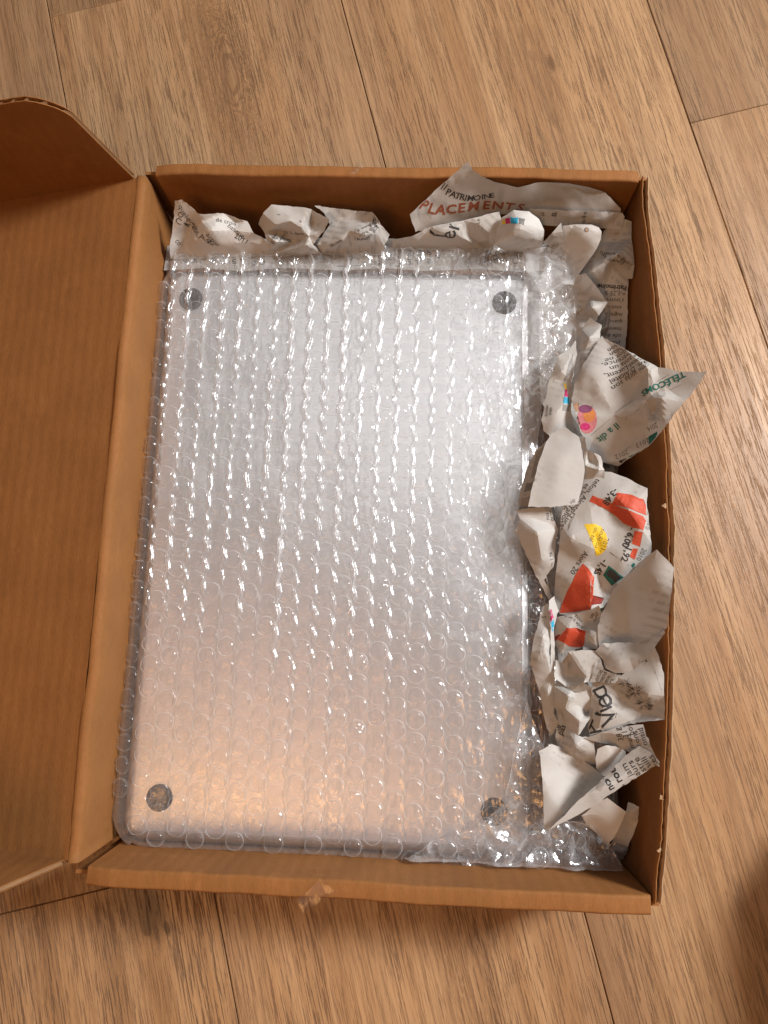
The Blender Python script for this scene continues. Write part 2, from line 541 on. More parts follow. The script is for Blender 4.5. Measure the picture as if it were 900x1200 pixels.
def lid_pt(s, y, h=0.0):
    """s mm out from the hinge along the lid, h mm off its inner face"""
    x0, z0 = -BX - LEFT_LEAN - 3.0, BH - .4
    return (x0 - s * math.cos(LID_A) - h * math.sin(LID_A), y, z0 - s * math.sin(LID_A) + h * math.cos(LID_A))
def lid_panel():
    ns, ny = 30, 40
    vs, fs = [], []
    for side_ in (0, 1):
        for i in range(ns + 1):
            s = LID_L * i / ns
            for j in range(ny + 1):
                y = -BY + 2 + (2 * BY - 4) * j / ny
                sag = fbm(s * .012, y * .012, 2) * 1.2
                vs.append(lid_pt(s, y, sag - 3.0 * side_))
    n1 = (ns + 1) * (ny + 1)
    for i in range(ns):
        for j in range(ny):
            a = i * (ny + 1) + j
            fs.append((a, a + 1, a + ny + 2, a + ny + 1)); fs.append((a + n1, a + ny + 1 + n1, a + ny + 2 + n1, a + 1 + n1))
    return part_mm('lid_panel', vs, fs, M_CARD, lid, True)
lid_panel()
def wing(sign, height=69.0):
    """side flap of the lid standing up, corner cut in a curve, corrugation showing on its edge"""
    trace = [(163, 209), (150, 197), (140, 186), (128, 173), (115, 160), (104, 150), (95, 143), (85, 137), (75, 131.5), (64, 127), (54, 124), (42, 121), (30, 119.5), (15, 121), (0, 124)]
    pts = [(2, .6)]
    for (tx, ty) in trace:
        d = ray_dir(tx, ty)
        p = (CAM_POS + d * (((BY - 1.0) * MM - CAM_POS.y) / d.y)) / MM
        rx, rz = p.x - (-BX - LEFT_LEAN - 3.0), p.z - (BH - .4)
        s_, h_ = -rx * math.cos(LID_A) - rz * math.sin(LID_A), -rx * math.sin(LID_A) + rz * math.cos(LID_A)
        if sign < 0: s_ = 2 + (s_ - 2) * .5 + max(0, s_ - 20) * .5      # this one is folded a little towards the hinge
        if h_ > .8 and s_ > pts[-1][0] - 1.5: pts.append((max(s_, pts[-1][0] + .15), h_))
    height = pts[-1][1]
    pts += [(max(120, pts[-1][0] + 20), height + 4), (LID_L - 60, height), (LID_L - 10, height * .5), (LID_L - 4, 1)]
    dense = []
    for (a, b) in zip(pts[:-1], pts[1:]):
        m = max(1, int(math.dist(a, b) / 1.6))
        for q in range(m): dense.append((a[0] + (b[0] - a[0]) * q / m, a[1] + (b[1] - a[1]) * q / m))
    dense.append(pts[-1])
    w = empty('lid_wing'); w.parent = lid
    lean = 2.0
    def P(s, h, t): return lid_pt(s, sign * (BY - 2.5 + t + lean * h / height), h)
    for name, t0, t1, mat in (('inner_liner', 0, .5, M_CARD), ('outer_liner', 2.3, 2.7, M_CARD)):
        vs, fs = [], []
        for (s, h) in dense:
            j = fbm(s * .4, t0 + sign) * .25
            for t in (t0, t1): vs += [P(s, .3, t), P(s, h + j, t)]
        for i in range(len(dense) - 1):
            a, b = 4 * i, 4 * i + 4
            fs += [(a, a + 1, b + 1, b), (a + 2, b + 2, b + 3, a + 3), (a + 1, a + 3, b + 3, b + 1)]
        part_mm(name, vs, fs, mat, w)
    vs, fs = [], []
    k2 = 0.0
    prev = dense[0]
    m = 0
    for (a, b) in zip(dense[:-1], dense[1:]):
        for q in range(3):
            s, h = a[0] + (b[0] - a[0]) * q / 3, a[1] + (b[1] - a[1]) * q / 3
            # flutes run up the flap, so their wave shows where the edge crosses them
            t = 1.4 + .85 * math.sin(s * 2 * math.pi / 7.0)
            vs += [P(s, .4, t), P(s, max(.5, h - .35), t)]
            m += 1
    for i in range(m - 1): fs.append((2 * i, 2 * i + 1, 2 * i + 3, 2 * i + 2))
    part_mm('corrugated_core', vs, fs, M_FLUTE, w, True)
wing(1); wing(-1)

# torn strips of clear tape left on the rims
def tape(pts, z, n=9):
    a, b, wd = pts
    A, B = at(*a, z) / MM, at(*b, z) / MM
    d = (B - A); side_ = Vector((-d.y, d.x, 0)).normalized() * wd
    vs, fs = [], []
    for i in range(n):
        t = i / (n - 1)
        c = A + d * t
        for s in (-1, -.3, .4, 1):
            j = random.uniform(-.6, .6) if abs(s) == 1 else 0
            q = c + side_ * s * (1 - .35 * t) + Vector((j, j, .35 + abs(fbm(t * 4, s * 3, z)) * 2.2 + (random.uniform(0, 1.2) if i in (0, n - 1) else 0)))
            vs.append(tuple(q))
    for i in range(n - 1):
        for q in range(3): a_ = i * 4 + q; fs.append((a_, a_ + 1, a_ + 5, a_ + 4))
    return part_mm('tape_remnant', vs, fs, M_TAPE, carton, True)
tape(((386, 1036), (352, 1062), 4.5), 71.0)
tape(((424, 191), (412, 204), 2.5), 71.0)

# ---------------------------------------------------------------- laptop
LC = Vector((-25.07, -16.19, 0)); LYAW = .0088
LHX, LHY, LTOP = 106.5, 159.5, 33.6
ca, sa = math.cos(LYAW), math.sin(LYAW)
def lap(x, y, z): return Vector((LC.x + x * ca - y * sa, LC.y + x * sa + y * ca, z))
laptop = empty('laptop', LC * MM)
tag(laptop, 'silver aluminium laptop lying upside down with four black feet', 'laptop')
laptop.rotation_euler.z = LYAW
def rounded_slab(name, hx, hy, rad, prof, mat):
    """prof: (inset, z) pairs from bottom to top"""
    vs, fs, n = [], [], 0
    for (ins, z) in prof:
        ring = []
        for cx, cy, a0 in ((1, 1, 0), (-1, 1, 90), (-1, -1, 180), (1, -1, 270)):
            for q in range(9):
                a = math.radians(a0 + 90 * q / 8)
                ring.append(((cx * (hx - rad) + (rad - ins) * math.cos(a)) * MM, (cy * (hy - rad) + (rad - ins) * math.sin(a)) * MM, z * MM))
        n = len(ring); vs += ring
    for s in range(len(prof) - 1):
        for i in range(n):
            j = (i + 1) % n; fs.append((s * n + i, s * n + j, (s + 1) * n + j, (s + 1) * n + i))
    fs.append(tuple(range(n - 1, -1, -1))); fs.append(tuple((len(prof) - 1) * n + i for i in range(n)))
    o = obj(name, mesh(name, vs, fs, True), mat, laptop)
    o.data.set_sharp_from_angle(angle=math.radians(14))
    return o
rounded_slab('screen_lid', LHX, LHY, 11, [(1.2, 18.4), (.3, 19), (0, 20), (0, 22.4), (.4, 22.9)], M_METAL)
base_case = rounded_slab('base_case', LHX, LHY, 11, [(.3, 23.3), (0, 23.8), (0, 27), (.6, 29.2), (2.2, 31.2), (4.4, 32.3), (5.2, 32.6)], M_METAL)
rounded_slab('bottom_cover', LHX - 5.5, LHY - 5.5, 7, [(0, 31.6), (0, 32.7), (.3, 32.9)], M_METAL)
for sx in (-1, 1):
    for sy in (-1, 1):
        bm = bmesh.new()
        prof = [(0, 34.6), (5.3, 34.55), (6.4, 34.2), (6.9, 33.4), (6.9, 32.6)]
        rings = []
        for (r, z) in prof[1:]:
            rings.append([bm.verts.new((r * MM * math.cos(math.tau * q / 28), r * MM * math.sin(math.tau * q / 28), z * MM)) for q in range(28)])
        bm.faces.new(rings[0])
        for a, b in zip(rings[:-1], rings[1:]):
            for q in range(28): bm.faces.new((a[q], b[q], b[(q + 1) % 28], a[(q + 1) % 28]))
        ft = obj('foot', bm_mesh('foot', bm), M_RUBBER, laptop)
        ft.location = (sx * 88.9 * MM - (-1.9 * MM if sy * sx > 0 else 1.9 * MM) * 1.0, (sy * 138.5 + 1.5) * MM, 0)

# ---------------------------------------------------------------- bubble wrap
wrap = empty('bubble_wrap', LC * MM)
tag(wrap, 'clear bubble wrap sheet wrapped over the silver laptop', 'bubble wrap')
wrap.rotation_euler.z = LYAW
FZ = 35.2                                   # height of the film over the laptop
PITCH = 11.55; COLW = 10.15; BR = 5.0
HXW, HYW, RADW = LHX - 3, LHY - 3, 12.0
def wrap_fold(u, v):
    """sheet coordinates (mm, laptop frame) -> (x, y, z, wrinkle amount)"""
    qx, qy = abs(u) - (HXW - RADW), abs(v) - (HYW - RADW)
    if qx <= 0 and qy <= 0 or (max(qx, 0) ** 2 + max(qy, 0) ** 2) ** .5 <= RADW:
        return u, v, FZ, smoothstep(40, 100, u) * .5
    mx, my = max(qx, 0), max(qy, 0)
    dl = (mx * mx + my * my) ** .5
    nx, ny = mx / dl * (1 if u > 0 else -1), my / dl * (1 if v > 0 else -1)
    d = dl - RADW
    bx, by = u - nx * d, v - ny * d
    r = 5.0
    if d < r * 1.35: sx, sz = r * math.sin(d / r), -r * (1 - math.cos(d / r))
    else: sx, sz = r * math.sin(1.35) + (d - r * 1.35) * .22, -r * (1 - math.cos(1.35)) - (d - r * 1.35) * .975
    sx += ((2.4 + 1.2 * smoothstep(60, -140, v)) * smoothstep(0, 9, d) if nx < -.5 else 1.0 * smoothstep(0, 9, d))
    # gentle drape on the loose sides
    d_ = max(0.0, d - 7) if nx > .3 else d
    loose = max(smoothstep(.25, .8, nx), smoothstep(.5, .95, ny))
    loose = max(loose, smoothstep(10, 62, u) * smoothstep(.3, .8, -ny))
    gx = d * (.96 if ny < .5 else .99)
    gz = -d_ * (.30 if nx > .3 else .05) - (.004 * d_ * d_ if nx > .3 else 0)
    if ny < -.3: gz = -d * .14
    px_, pz = sx + (gx - sx) * loose, sz + (gz - sz) * loose
    return bx + nx * px_, by + ny * px_, FZ + pz, loose * smoothstep(0, 10, d)

def wrinkle(u, v, amt):
    w = fbm(u * .05, v * .022, 1.7) * .5
    if amt > 0:
        w += amt * (2.6 * fbm(u * .07, v * .06, 4.1) + 1.4 * abs(fbm(u * .2, v * .12, 8.0)))
        w += amt * .7 * abs(fbm(u * .45, v * .3, 3.0))
    # fine gathers: a crinkled band down the middle and towards the loose side and the front
    band = math.exp(-((u - 8 + 6 * fbm(v * .01, 2.2)) / 9) ** 2) + .55 * math.exp(-((u + 30) / 5) ** 2) + smoothstep(45, 100, u) * .8 + .25
    w += band * .55 * abs(fbm(u * .34, v * .16, 6.6)) + band * .28 * abs(fbm(u * .9, v * .5, 1.1))
    return w

def zig(u, v):
    """distance in mm to the gathered line between two columns of bubbles"""
    k = math.floor(u / COLW)
    line = k * COLW + (.75 + .6 * fbm(k * 1.7, v * .04, 9.0)) * math.cos(2 * math.pi * v / PITCH + math.pi * (k % 2)) + fbm(k * 3.1, v * .03) * .8
    d1 = u - line
    k2 = k + 1
    line2 = k2 * COLW + (.75 + .6 * fbm(k2 * 1.7, v * .04, 9.0)) * math.cos(2 * math.pi * v / PITCH + math.pi * (k2 % 2)) + fbm(k2 * 3.1, v * .03) * .8
    d2 = u - line2
    return min(abs(d1), abs(d2)), (k if abs(d1) < abs(d2) else k2)

# the sheet's outline, read from the photograph, in the laptop's frame
def to_lap(px, py, z):
    p = at(px, py, z) / MM - LC
    return (p.x * ca + p.y * sa, -p.x * sa + p.y * ca)
OUT = [(-118, 167), to_lap(190, 293, 35), to_lap(350, 291, 35), to_lap(520, 287, 36), to_lap(640, 283, 38), to_lap(672, 288, 38), to_lap(676, 320, 36),
       to_lap(676, 380, 34), to_lap(662, 432, 32), to_lap(650, 470, 30), to_lap(668, 560, 28), to_lap(672, 700, 27), to_lap(668, 830, 27),
       to_lap(676, 905, 28), to_lap(700, 972, 30), to_lap(722, 1000, 31), to_lap(728, 1018, 31), to_lap(700, 1033, 31), to_lap(650, 1024, 31),
       to_lap(610, 1030, 31), to_lap(560, 1022, 31), to_lap(520, 1017, 31), to_lap(492, 1012, 31), (40, -172), (20, -180), (-118, -176)]
def inside(x, y):
    c = False
    n = len(OUT)
    for i in range(n):
        (x1, y1), (x2, y2) = OUT[i], OUT[(i + 1) % n]
        if (y1 > y) != (y2 > y) and x < (x2 - x1) * (y - y1) / (y2 - y1) + x1: c = not c
    return c

def film_point(u, v, ridges=True):
    x, y, z, amt = wrap_fold(u, v)
    z += wrinkle(u, v, amt)
    if ridges:
        d, k = zig(u, v)
        a = (1.15 + .6 * fbm(k * 5.3, v * .05)) * (.45 + .55 * smoothstep(-.3, .3, fbm(k * 9.7, v * .012)))
        if k == -2 or k == -3 or k == 0: a *= 1.7
        keep = .28 + .72 * (1 - smoothstep(25, 75, u)) * smoothstep(-95, -25, v + .35 * u)
        z += 1.75 * keep * a * math.exp(-(d / .8) ** 2) * (1 + .35 * fbm(k * 4.4, v * .22))
    return x, y, z

du, dv = .55, 1.3
us = [-126 + du * i for i in range(int(270 / du))]
vs_ = [-190 + dv * i for i in range(int(372 / dv))]
idx, fv, ff = {}, [], []
for j, v in enumerate(vs_):
    for i, u in enumerate(us):
        if inside(u, v):
            idx[(i, j)] = len(fv)
            x, y, z = film_point(u, v)
            fv.append((x * MM, y * MM, z * MM))
for (i, j), a in idx.items():
    b, c, d = idx.get((i + 1, j)), idx.get((i + 1, j + 1)), idx.get((i, j + 1))
    if b is not None and c is not None and d is not None: ff.append((a, b, c, d))
obj('film', mesh('film', fv, ff, True), M_FILM, wrap)

def bubble_mesh(seed, flat):
    rg = random.Random(seed)
    segs = 20
    rg_c = rg.random()
    prof = [(1.0, 0.0), (.985, .38), (.92, .68), (.80, .86), (.60, .96), (.38, 1.0), (.18, 1.01)]
    H = 2.6 * (1 - flat)
    ph, ox, oy = rg.uniform(0, 9), rg.uniform(-.12, .12), rg.uniform(-.12, .12)
    vs, fs = [], []
    for r, (rr, h) in enumerate(prof):
        for q in range(segs):
            a = math.tau * q / segs
            k = 1 + .05 * fbm(math.cos(a) * 1.5 + ph, math.sin(a) * 1.5, r * .2)
            dent = ((.20 + flat * .5) * fbm(math.cos(a) * rr * 1.6 + ph * 2, math.sin(a) * rr * 1.6, seed) + (.22 + .25 * rg_c) * fbm(math.cos(a) * rr * 4.2 + ph, math.sin(a) * rr * 4.2, seed * 2.0)) * h
            vs.append(((rr * k * math.cos(a) + ox * h) * BR * MM, (rr * k * math.sin(a) + oy * h) * BR * MM, (h + dent) * H * MM))
    vs.append((ox * BR * MM, oy * BR * MM, H * (.99 + .2 * fbm(ph, seed)) * MM))
    for r in range(len(prof) - 1):
        for q in range(segs):
            p = (q + 1) % segs
            fs.append((r * segs + q, r * segs + p, (r + 1) * segs + p, (r + 1) * segs + q))
    l = (len(prof) - 1) * segs
    for q in range(segs): fs.append((l + q, l + (q + 1) % segs, len(vs) - 1))
    me = mesh('bubble', vs, fs, True)
    me.materials.append(M_BUBBLE)
    return me
BUB = [bubble_mesh(s, 0 if s < 12 else .45 + .06 * (s - 12)) for s in range(16)]
cands = []
for ci in range(-13, 16):
    for ri in range(-18, 18):
        u = (ci + .5) * COLW + fbm(ci * 2.2, ri * .7) * .5
        v = (ri + (.5 if ci % 2 else 0)) * PITCH + fbm(ci * 1.2, ri * .9, 5) * .5
        if not all(inside(u + a, v + b) for a, b in ((4.6, 0), (-4.6, 0), (0, 4.6), (0, -4.6))): continue
        p = Vector(film_point(u, v, False))
        e = 2.5
        tx = Vector(film_point(u + e, v, False)) - Vector(film_point(u - e, v, False))
        ty = Vector(film_point(u, v + e, False)) - Vector(film_point(u, v - e, False))
        n = tx.cross(ty)
        if n.length < 1e-6: continue
        n.normalize()
        if n.z < .8: continue
        w = lap(p.x, p.y, p.z) * MM
        vis = n.dot((CAM_POS - w).normalized()) / (CAM_POS - w).length_squared
        amt = wrap_fold(u, v)[3]
        cands.append((vis, p, n, tx.normalized(), amt))
cands.sort(key=lambda c: -c[0])
bulk_v, bulk_f = [], []
for i, (vis, p, n, t, amt) in enumerate(cands):
    rg = random.Random(i)
    tt = (t - n * t.dot(n)).normalized()
    M = Matrix((tt, n.cross(tt), n)).transposed().to_4x4()
    M = Matrix.Translation((p + n * .15) * MM) @ M @ Matrix.Rotation(rg.gauss(0, .10), 4, 'X') @ Matrix.Rotation(rg.gauss(0, .10), 4, 'Y') @ Matrix.Rotation(rg.uniform(0, 6.28), 4, 'Z')
    sc = rg.uniform(.90, 1.05)
    M = M @ Matrix.Diagonal((sc, sc, rg.uniform(.7, 1.15), 1))
    me = BUB[rg.randrange(12) if rg.random() > .20 + .5 * amt else 12 + rg.randrange(4)]
    if i < 300:
        b = obj('bubble', me, None, wrap)
        b.matrix_local = M
    else:
        o_ = len(bulk_v)
        bulk_v += [M @ vv.co for vv in me.vertices]
        bulk_f += [tuple(o_ + q for q in pl.vertices) for pl in me.polygons]
rest = obj('bubble_rows', mesh('bubble_rows', bulk_v, bulk_f, True), M_BUBBLE, wrap)
rest['kind'] = 'stuff'
# ---------------------------------------------------------------- crumpled newspapers
REG = {'p': (0, 0, 1.0), '1': (180, 220, 3.0), '2': (460, 180, 3.0), '3': (600, 380, 3.75), '4': (590, 560, 4.286), '5': (600, 720, 4.5), '6': (500, 880, 3.214)}
def Z(reg, x, y):
    ox, oy, s = REG[reg]
    return ox + x / s, oy + y / s

class Sheet:
    def __init__(self, name, reg, outline, inner=(), creases=(), amp=.55, soft=1, mat=None, parent=None, tear=.5, seed=0, step=2.2, curl=0.0):
        pts = list(outline) + list(inner)
        pix = [Z(reg, x, y) for x, y, z in pts]
        zs = [z for x, y, z in pts]
        n = len(outline)
        edges = [(i, (i + 1) % n) for i in range(n)] + list(creases)
        vo, eo, fo, ov, oe, of = delaunay_2d_cdt([Vector(p) for p in pix], edges, [], 1, 1e-4)
        co = []
        for i, v in enumerate(vo):
            if ov[i]: z = zs[ov[i][0]]
            else:
                w = [(1 / (.01 + (Vector(p) - v).length ** 2), zz) for p, zz in zip(pix, zs)]
                z = sum(a * b for a, b in w) / sum(a for a, b in w)
            co.append(at(v.x, v.y, z))
        bm = bmesh.new()
        bv = [bm.verts.new(c) for c in co]
        for f in fo:
            try: bm.faces.new([bv[i] for i in f])
            except ValueError: pass
        bmesh.ops.triangulate(bm, faces=bm.faces[:])
        for it in range(7):
            long = [e for e in bm.edges if e.calc_length() > step * MM * (1.5 if it < 6 else 1.5)]
            if not long: break
            bmesh.ops.subdivide_edges(bm, edges=long, cuts=1, use_grid_fill=False)
            bmesh.ops.triangulate(bm, faces=[f for f in bm.faces if len(f.verts) > 3])
        for _ in range(soft + 1):
            bmesh.ops.smooth_vert(bm, verts=[v for v in bm.verts if not v.is_boundary], factor=.5, use_axis_x=True, use_axis_y=True, use_axis_z=True)
        bm.normal_update()
        rs = random.Random(seed * 13 + 1)
        folds = []
        for _ in range(7):
            dv_ = Vector((rs.gauss(0, 1), rs.gauss(0, 1), rs.gauss(0, .5))).normalized()
            lam = rs.uniform(7, 20)
            folds.append((dv_ / lam, rs.random(), .024 * lam * rs.uniform(.5, 1.3), Vector((rs.uniform(0, 50), rs.uniform(0, 50), 0))))
        for v in bm.verts:
            p = v.co / MM
            cr = 0.0
            for (dv_, ph, am, so) in folds:
                t = p.dot(dv_) + ph + .35 * noise.noise(p * .03 + so)
                m_ = max(0.0, noise.noise(p * .045 + so * 2) + .25)
                cr += am * m_ * (2 * abs((t % 1.0) - .5) - .5)
            v.co += v.normal * MM * cr * (2.2 * amp + .3)
            q = Vector((p.x * .055 + seed * 7.3, p.y * .055, p.z * .055 + seed))
            a = abs(noise.noise(q)) - .25
            b = abs(noise.noise(q * 2.3 + Vector((3, 9, 1)))) - .22
            c = noise.noise(q * 6.0)
            v.co += v.normal * MM * amp * .6 * (2.4 * a + 1.1 * b + .22 * c)
            if v.is_boundary:
                v.co += Vector((noise.noise(p * 1.3 + Vector((seed, 0, 0))), noise.noise(p * 1.3 + Vector((0, 9, seed))), .3 * noise.noise(p * .9))) * tear * MM
        for v in bm.verts:                       # keep the sheet inside the box walls
            x, y, z = v.co / MM
            if z < BH + .8:
                wx = BX + .3 + bow(y) * (max(z, 0) / BH) ** 1.2 + fbm(y * .03, 4.0) * .7 - 1.0
                if x > wx and abs(y) < BY: v.co.x = wx * MM
                if y > BY - 2.0: v.co.y = (BY - 2.0) * MM
                if y < -BY + 2.0: v.co.y = (-BY + 2.0) * MM
        for f in bm.faces:
            if f.normal.z < 0: f.normal_flip()
        bm.normal_update()
        self.seed = seed
        me = bpy.data.meshes.new(name)
        bm.to_mesh(me); bm.free()
        me.polygons.foreach_set('use_smooth', [True] * len(me.polygons))
        me.set_sharp_from_angle(angle=math.radians(13))
        self.o = obj(name, me, mat or M_PAPER, parent)
        self.bvh = BVHTree.FromPolygons([v.co.copy() for v in me.vertices], [tuple(p.vertices) for p in me.polygons])
        self.ink = {}
    def hit(self, px, py):
        return self.bvh.ray_cast(CAM_POS, ray_dir(px, py))
    def add(self, key, vs, fs, own=False):
        if own: key = key + (len(self.ink),)
        V, Fc = self.ink.setdefault(key, ([], []))
        o = len(V); V += vs; Fc += [tuple(o + i for i in f) for f in fs]
    def patch(self, reg, poly, color, lift=.10, name='printed_block'):
        pix = [Vector(Z(reg, x, y)) for x, y in poly]
        x0, x1 = min(p.x for p in pix), max(p.x for p in pix); y0, y1 = min(p.y for p in pix), max(p.y for p in pix)
        pts = list(pix)
        n = len(pix)
        st = 1.6
        def ins(x, y):
            c = False
            for i in range(n):
                a, b = pix[i], pix[(i + 1) % n]
                if (a.y > y) != (b.y > y) and x < (b.x - a.x) * (y - a.y) / (b.y - a.y) + a.x: c = not c
            return c
        yy = y0 + st / 2
        while yy < y1:
            xx = x0 + st / 2
            while xx < x1:
                if ins(xx, yy): pts.append(Vector((xx + random.uniform(-.2, .2), yy + random.uniform(-.2, .2))))
                xx += st
            yy += st
        vo, eo, fo, ov, oe, of = delaunay_2d_cdt(pts, [(i, (i + 1) % n) for i in range(n)], [], 1, 1e-4)
        V, mp = [], {}
        for i, v in enumerate(vo):
            h, nn, _, _ = self.hit(v.x, v.y)
            if h is None: continue
            if nn.dot(CAM_POS - h) < 0: nn = -nn
            mp[i] = len(V); V.append(h + nn * lift * MM)
        self.add((name, color), V, [tuple(mp[i] for i in f) for f in fo if all(i in mp for i in f)], name == 'printed_block')
    def text(self, reg, x, y, ang, s, size, color='black', bold=0.0, align='CENTER', squash=1.0, shear=0.0):
        px, py = Z(reg, x, y)
        h, nn, _, _ = self.hit(px, py)
        if h is None: print('text miss', s); return
        # mean normal around the spot
        acc = nn.copy() if nn.dot(CAM_POS - h) > 0 else -nn
        for ox, oy in ((6, 0), (-6, 0), (0, 6), (0, -6)):
            h2, n2, _, _ = self.hit(px + ox, py + oy)
            if h2 is not None: acc += n2 if n2.dot(CAM_POS - h2) > 0 else -n2
        n = acc.normalized()
        a = math.radians(ang)
        d2 = ray_dir(px + 5 * math.cos(a), py - 5 * math.sin(a))
        q = CAM_POS + d2 * ((h - CAM_POS).dot(n) / d2.dot(n))
        ex = (q - h).normalized(); ey = n.cross(ex)
        vs, fs = glyphs(s, bold, align, shear, 1.1 / size if size > 4.3 else .45)
        V, mp = [], {}
        for i, (vx, vy) in enumerate(vs):
            o = h + ex * vx * size * MM * squash + ey * (vy - .35) * size * MM + n * 9 * MM
            hh, hn, _, dist = self.bvh.ray_cast(o, -n, .020)
            if hh is None: continue
            if hn.dot(n) < 0: hn = -hn
            mp[i] = len(V); V.append(hh + hn * .11 * MM)
        self.add(('headline' if size > 4.35 and bold else 'printed_text', color), V, [tuple(mp[i] for i in f) for f in fs if all(i in mp for i in f)], size > 4.35 and bold)
    def block(self, reg, x, y, ang, lines, size, lead, color='black', **kw):
        a = math.radians(ang)
        px, py = Z(reg, x, y)
        for k, s in enumerate(lines):
            qx, qy = px + math.sin(a) * lead * k, py + math.cos(a) * lead * k
            h = self.hit(qx, qy)[0]
            if h is not None: self.text('p', qx, qy, ang, s, size, color, **kw)
    def rule(self, reg, pts, wd, color='black'):
        for (x0, y0), (x1, y1) in zip(pts[:-1], pts[1:]):
            d = Vector((x1 - x0, y1 - y0)); nrm = Vector((-d.y, d.x)).normalized() * wd / 2
            self.patch(reg, [(x0 - nrm.x, y0 - nrm.y), (x1 - nrm.x, y1 - nrm.y), (x1 + nrm.x, y1 + nrm.y), (x0 + nrm.x, y0 + nrm.y)], color, name='printed_rule')
    def finish(self):
        for key, (V, Fc) in self.ink.items():
            if Fc:
                o = obj(key[0], mesh(key[0], V, Fc), M_INK[key[1]], self.o)
                if key[0] not in ('printed_block', 'headline'): o['kind'] = 'stuff'

_gc = {}
def glyphs(s, bold, align, shear, fine):
    key = (s, bold, align, shear, fine)
    if key in _gc: return _gc[key]
    cu = bpy.data.curves.new('glyph', 'FONT')
    cu.body = s; cu.size = 1.0; cu.align_x = align; cu.offset = bold; cu.shear = shear
    cu.resolution_u = 2
    o = bpy.data.objects.new('glyph', cu)
    COL.objects.link(o)
    dg = bpy.context.evaluated_depsgraph_get()
    me = bpy.data.meshes.new_from_object(o.evaluated_get(dg))
    me.calc_loop_triangles()
    V2, T2 = [(v.co.x, v.co.y) for v in me.vertices], [tuple(t.vertices) for t in me.loop_triangles]
    for _ in range(4):                           # cut long triangles so that the print follows the folds
        out, cut = [], {}
        for (a, b, c) in T2:
            ln, i, j, k = max((math.dist(V2[p], V2[q]), p, q, r_) for p, q, r_ in ((a, b, c), (b, c, a), (c, a, b)))
            if ln > fine:
                m = cut.get((min(i, j), max(i, j)))
                if m is None:
                    m = cut[(min(i, j), max(i, j))] = len(V2); V2.append(((V2[i][0] + V2[j][0]) / 2, (V2[i][1] + V2[j][1]) / 2))
                out += [(i, m, k), (m, j, k)]
            else: out.append((a, b, c))
        T2 = out
    r = (V2, T2)
    bpy.data.objects.remove(o); bpy.data.curves.remove(cu); bpy.data.meshes.remove(me)
    _gc[key] = r
    return r

SHEETS = []
GRP = 'crumpled newspapers packed around the laptop'
def paper(label, specs):
    """specs: list of keyword dicts; the first is the sheet itself, further ones are folds of it"""
    res = []
    if len(specs) == 1:
        sp = specs[0]
        s = Sheet('crumpled_newspaper', **sp)
        tag(s.o, label, 'newspaper', GRP); res.append(s)
    else:
        e = empty('crumpled_newspaper'); tag(e, label, 'newspaper', GRP)
        for i, sp in enumerate(specs):
            nm = sp.pop('name', 'sheet' if i == 0 else 'fold')
            res.append(Sheet(nm, parent=e, **sp))
    SHEETS.extend(res)
    return res

# packing underneath, filling the gap beside and behind the laptop
ra = random.Random(3)
inn = [(ra.uniform(648, 722), ra.uniform(330, 965), ra.choice((22, 28, 34, 40))) for _ in range(90)]
paper('grey newspaper wadding deep in the gap under the other sheets', [dict(reg='p', outline=[(640, 300, 24), (725, 300, 26), (722, 420, 26), (726, 600, 26), (728, 800, 24), (724, 965, 18),
      (700, 985, 14), (650, 960, 15), (640, 800, 16), (640, 640, 16), (645, 480, 18)], inner=inn, mat=M_PAPER, seed=1, step=2.2, amp=.7)])
inn = [(ra.uniform(215, 650), ra.uniform(262, 312), ra.choice((24, 28, 31))) for _ in range(26)]
UB, UB2 = paper('newspaper sheet pressed flat under the top edge of the bubble wrap', [dict(reg='p', outline=[(196, 288, 31), (300, 280, 31), (430, 278, 31), (560, 284, 31), (668, 292, 32), (652, 316, 33.2), (610, 319, 33.2), (560, 315, 33.2), (500, 318, 33.2),
      (452, 314, 33.2), (400, 317, 33.2), (330, 314, 33.2), (285, 318, 33.2), (240, 314, 33.2), (192, 317, 33.2)],
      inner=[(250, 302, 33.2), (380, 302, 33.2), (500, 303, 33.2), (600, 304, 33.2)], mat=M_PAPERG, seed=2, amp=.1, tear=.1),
      dict(reg='p', outline=[(633, 312, 31), (668, 296, 31), (674, 340, 30), (673, 400, 29), (655, 450, 27), (640, 480, 26), (633, 470, 28), (632, 390, 30)], inner=[(655, 350, 32), (652, 410, 30)], mat=M_PAPER2, seed=38, amp=.4)])  # pale sheet added under the loose film to keep that margin bright

A, = paper('crumpled newspaper ball in the corner between hinge wall and back wall', [dict(reg='1', outline=[(75, 45, 60), (100, 42, 62), (160, 92, 59), (245, 90, 54), (330, 118, 50), (352, 160, 50), (385, 178, 44), (415, 212, 40), (418, 240, 32),
      (300, 250, 30), (140, 250, 32), (60, 250, 34), (55, 205, 42), (65, 160, 48), (72, 100, 54)],
      inner=[(90, 75, 58), (118, 110, 55), (122, 150, 45), (108, 190, 38), (140, 190, 47), (200, 150, 56), (280, 150, 50), (230, 200, 46), (330, 190, 44), (170, 120, 53), (290, 120, 48)],
      mat=M_PAPER2, seed=3, amp=.5, step=1.8)])
B, = paper('crumpled newspaper wad with a raised folded fin behind the wrap', [dict(reg='1', outline=[(385, 90, 54), (415, 60, 56), (470, 62, 56), (555, 75, 58), (620, 110, 58), (600, 150, 54), (560, 200, 46), (600, 240, 32), (400, 240, 32), (410, 205, 44), (390, 160, 46), (368, 128, 48)],
      inner=[(430, 130, 55), (480, 115, 58), (520, 140, 56), (545, 170, 50), (480, 100, 57), (440, 160, 44), (500, 190, 42), (540, 200, 50), (560, 130, 48), (430, 190, 50), (590, 110, 54)], seed=4, amp=.5, step=1.8)])
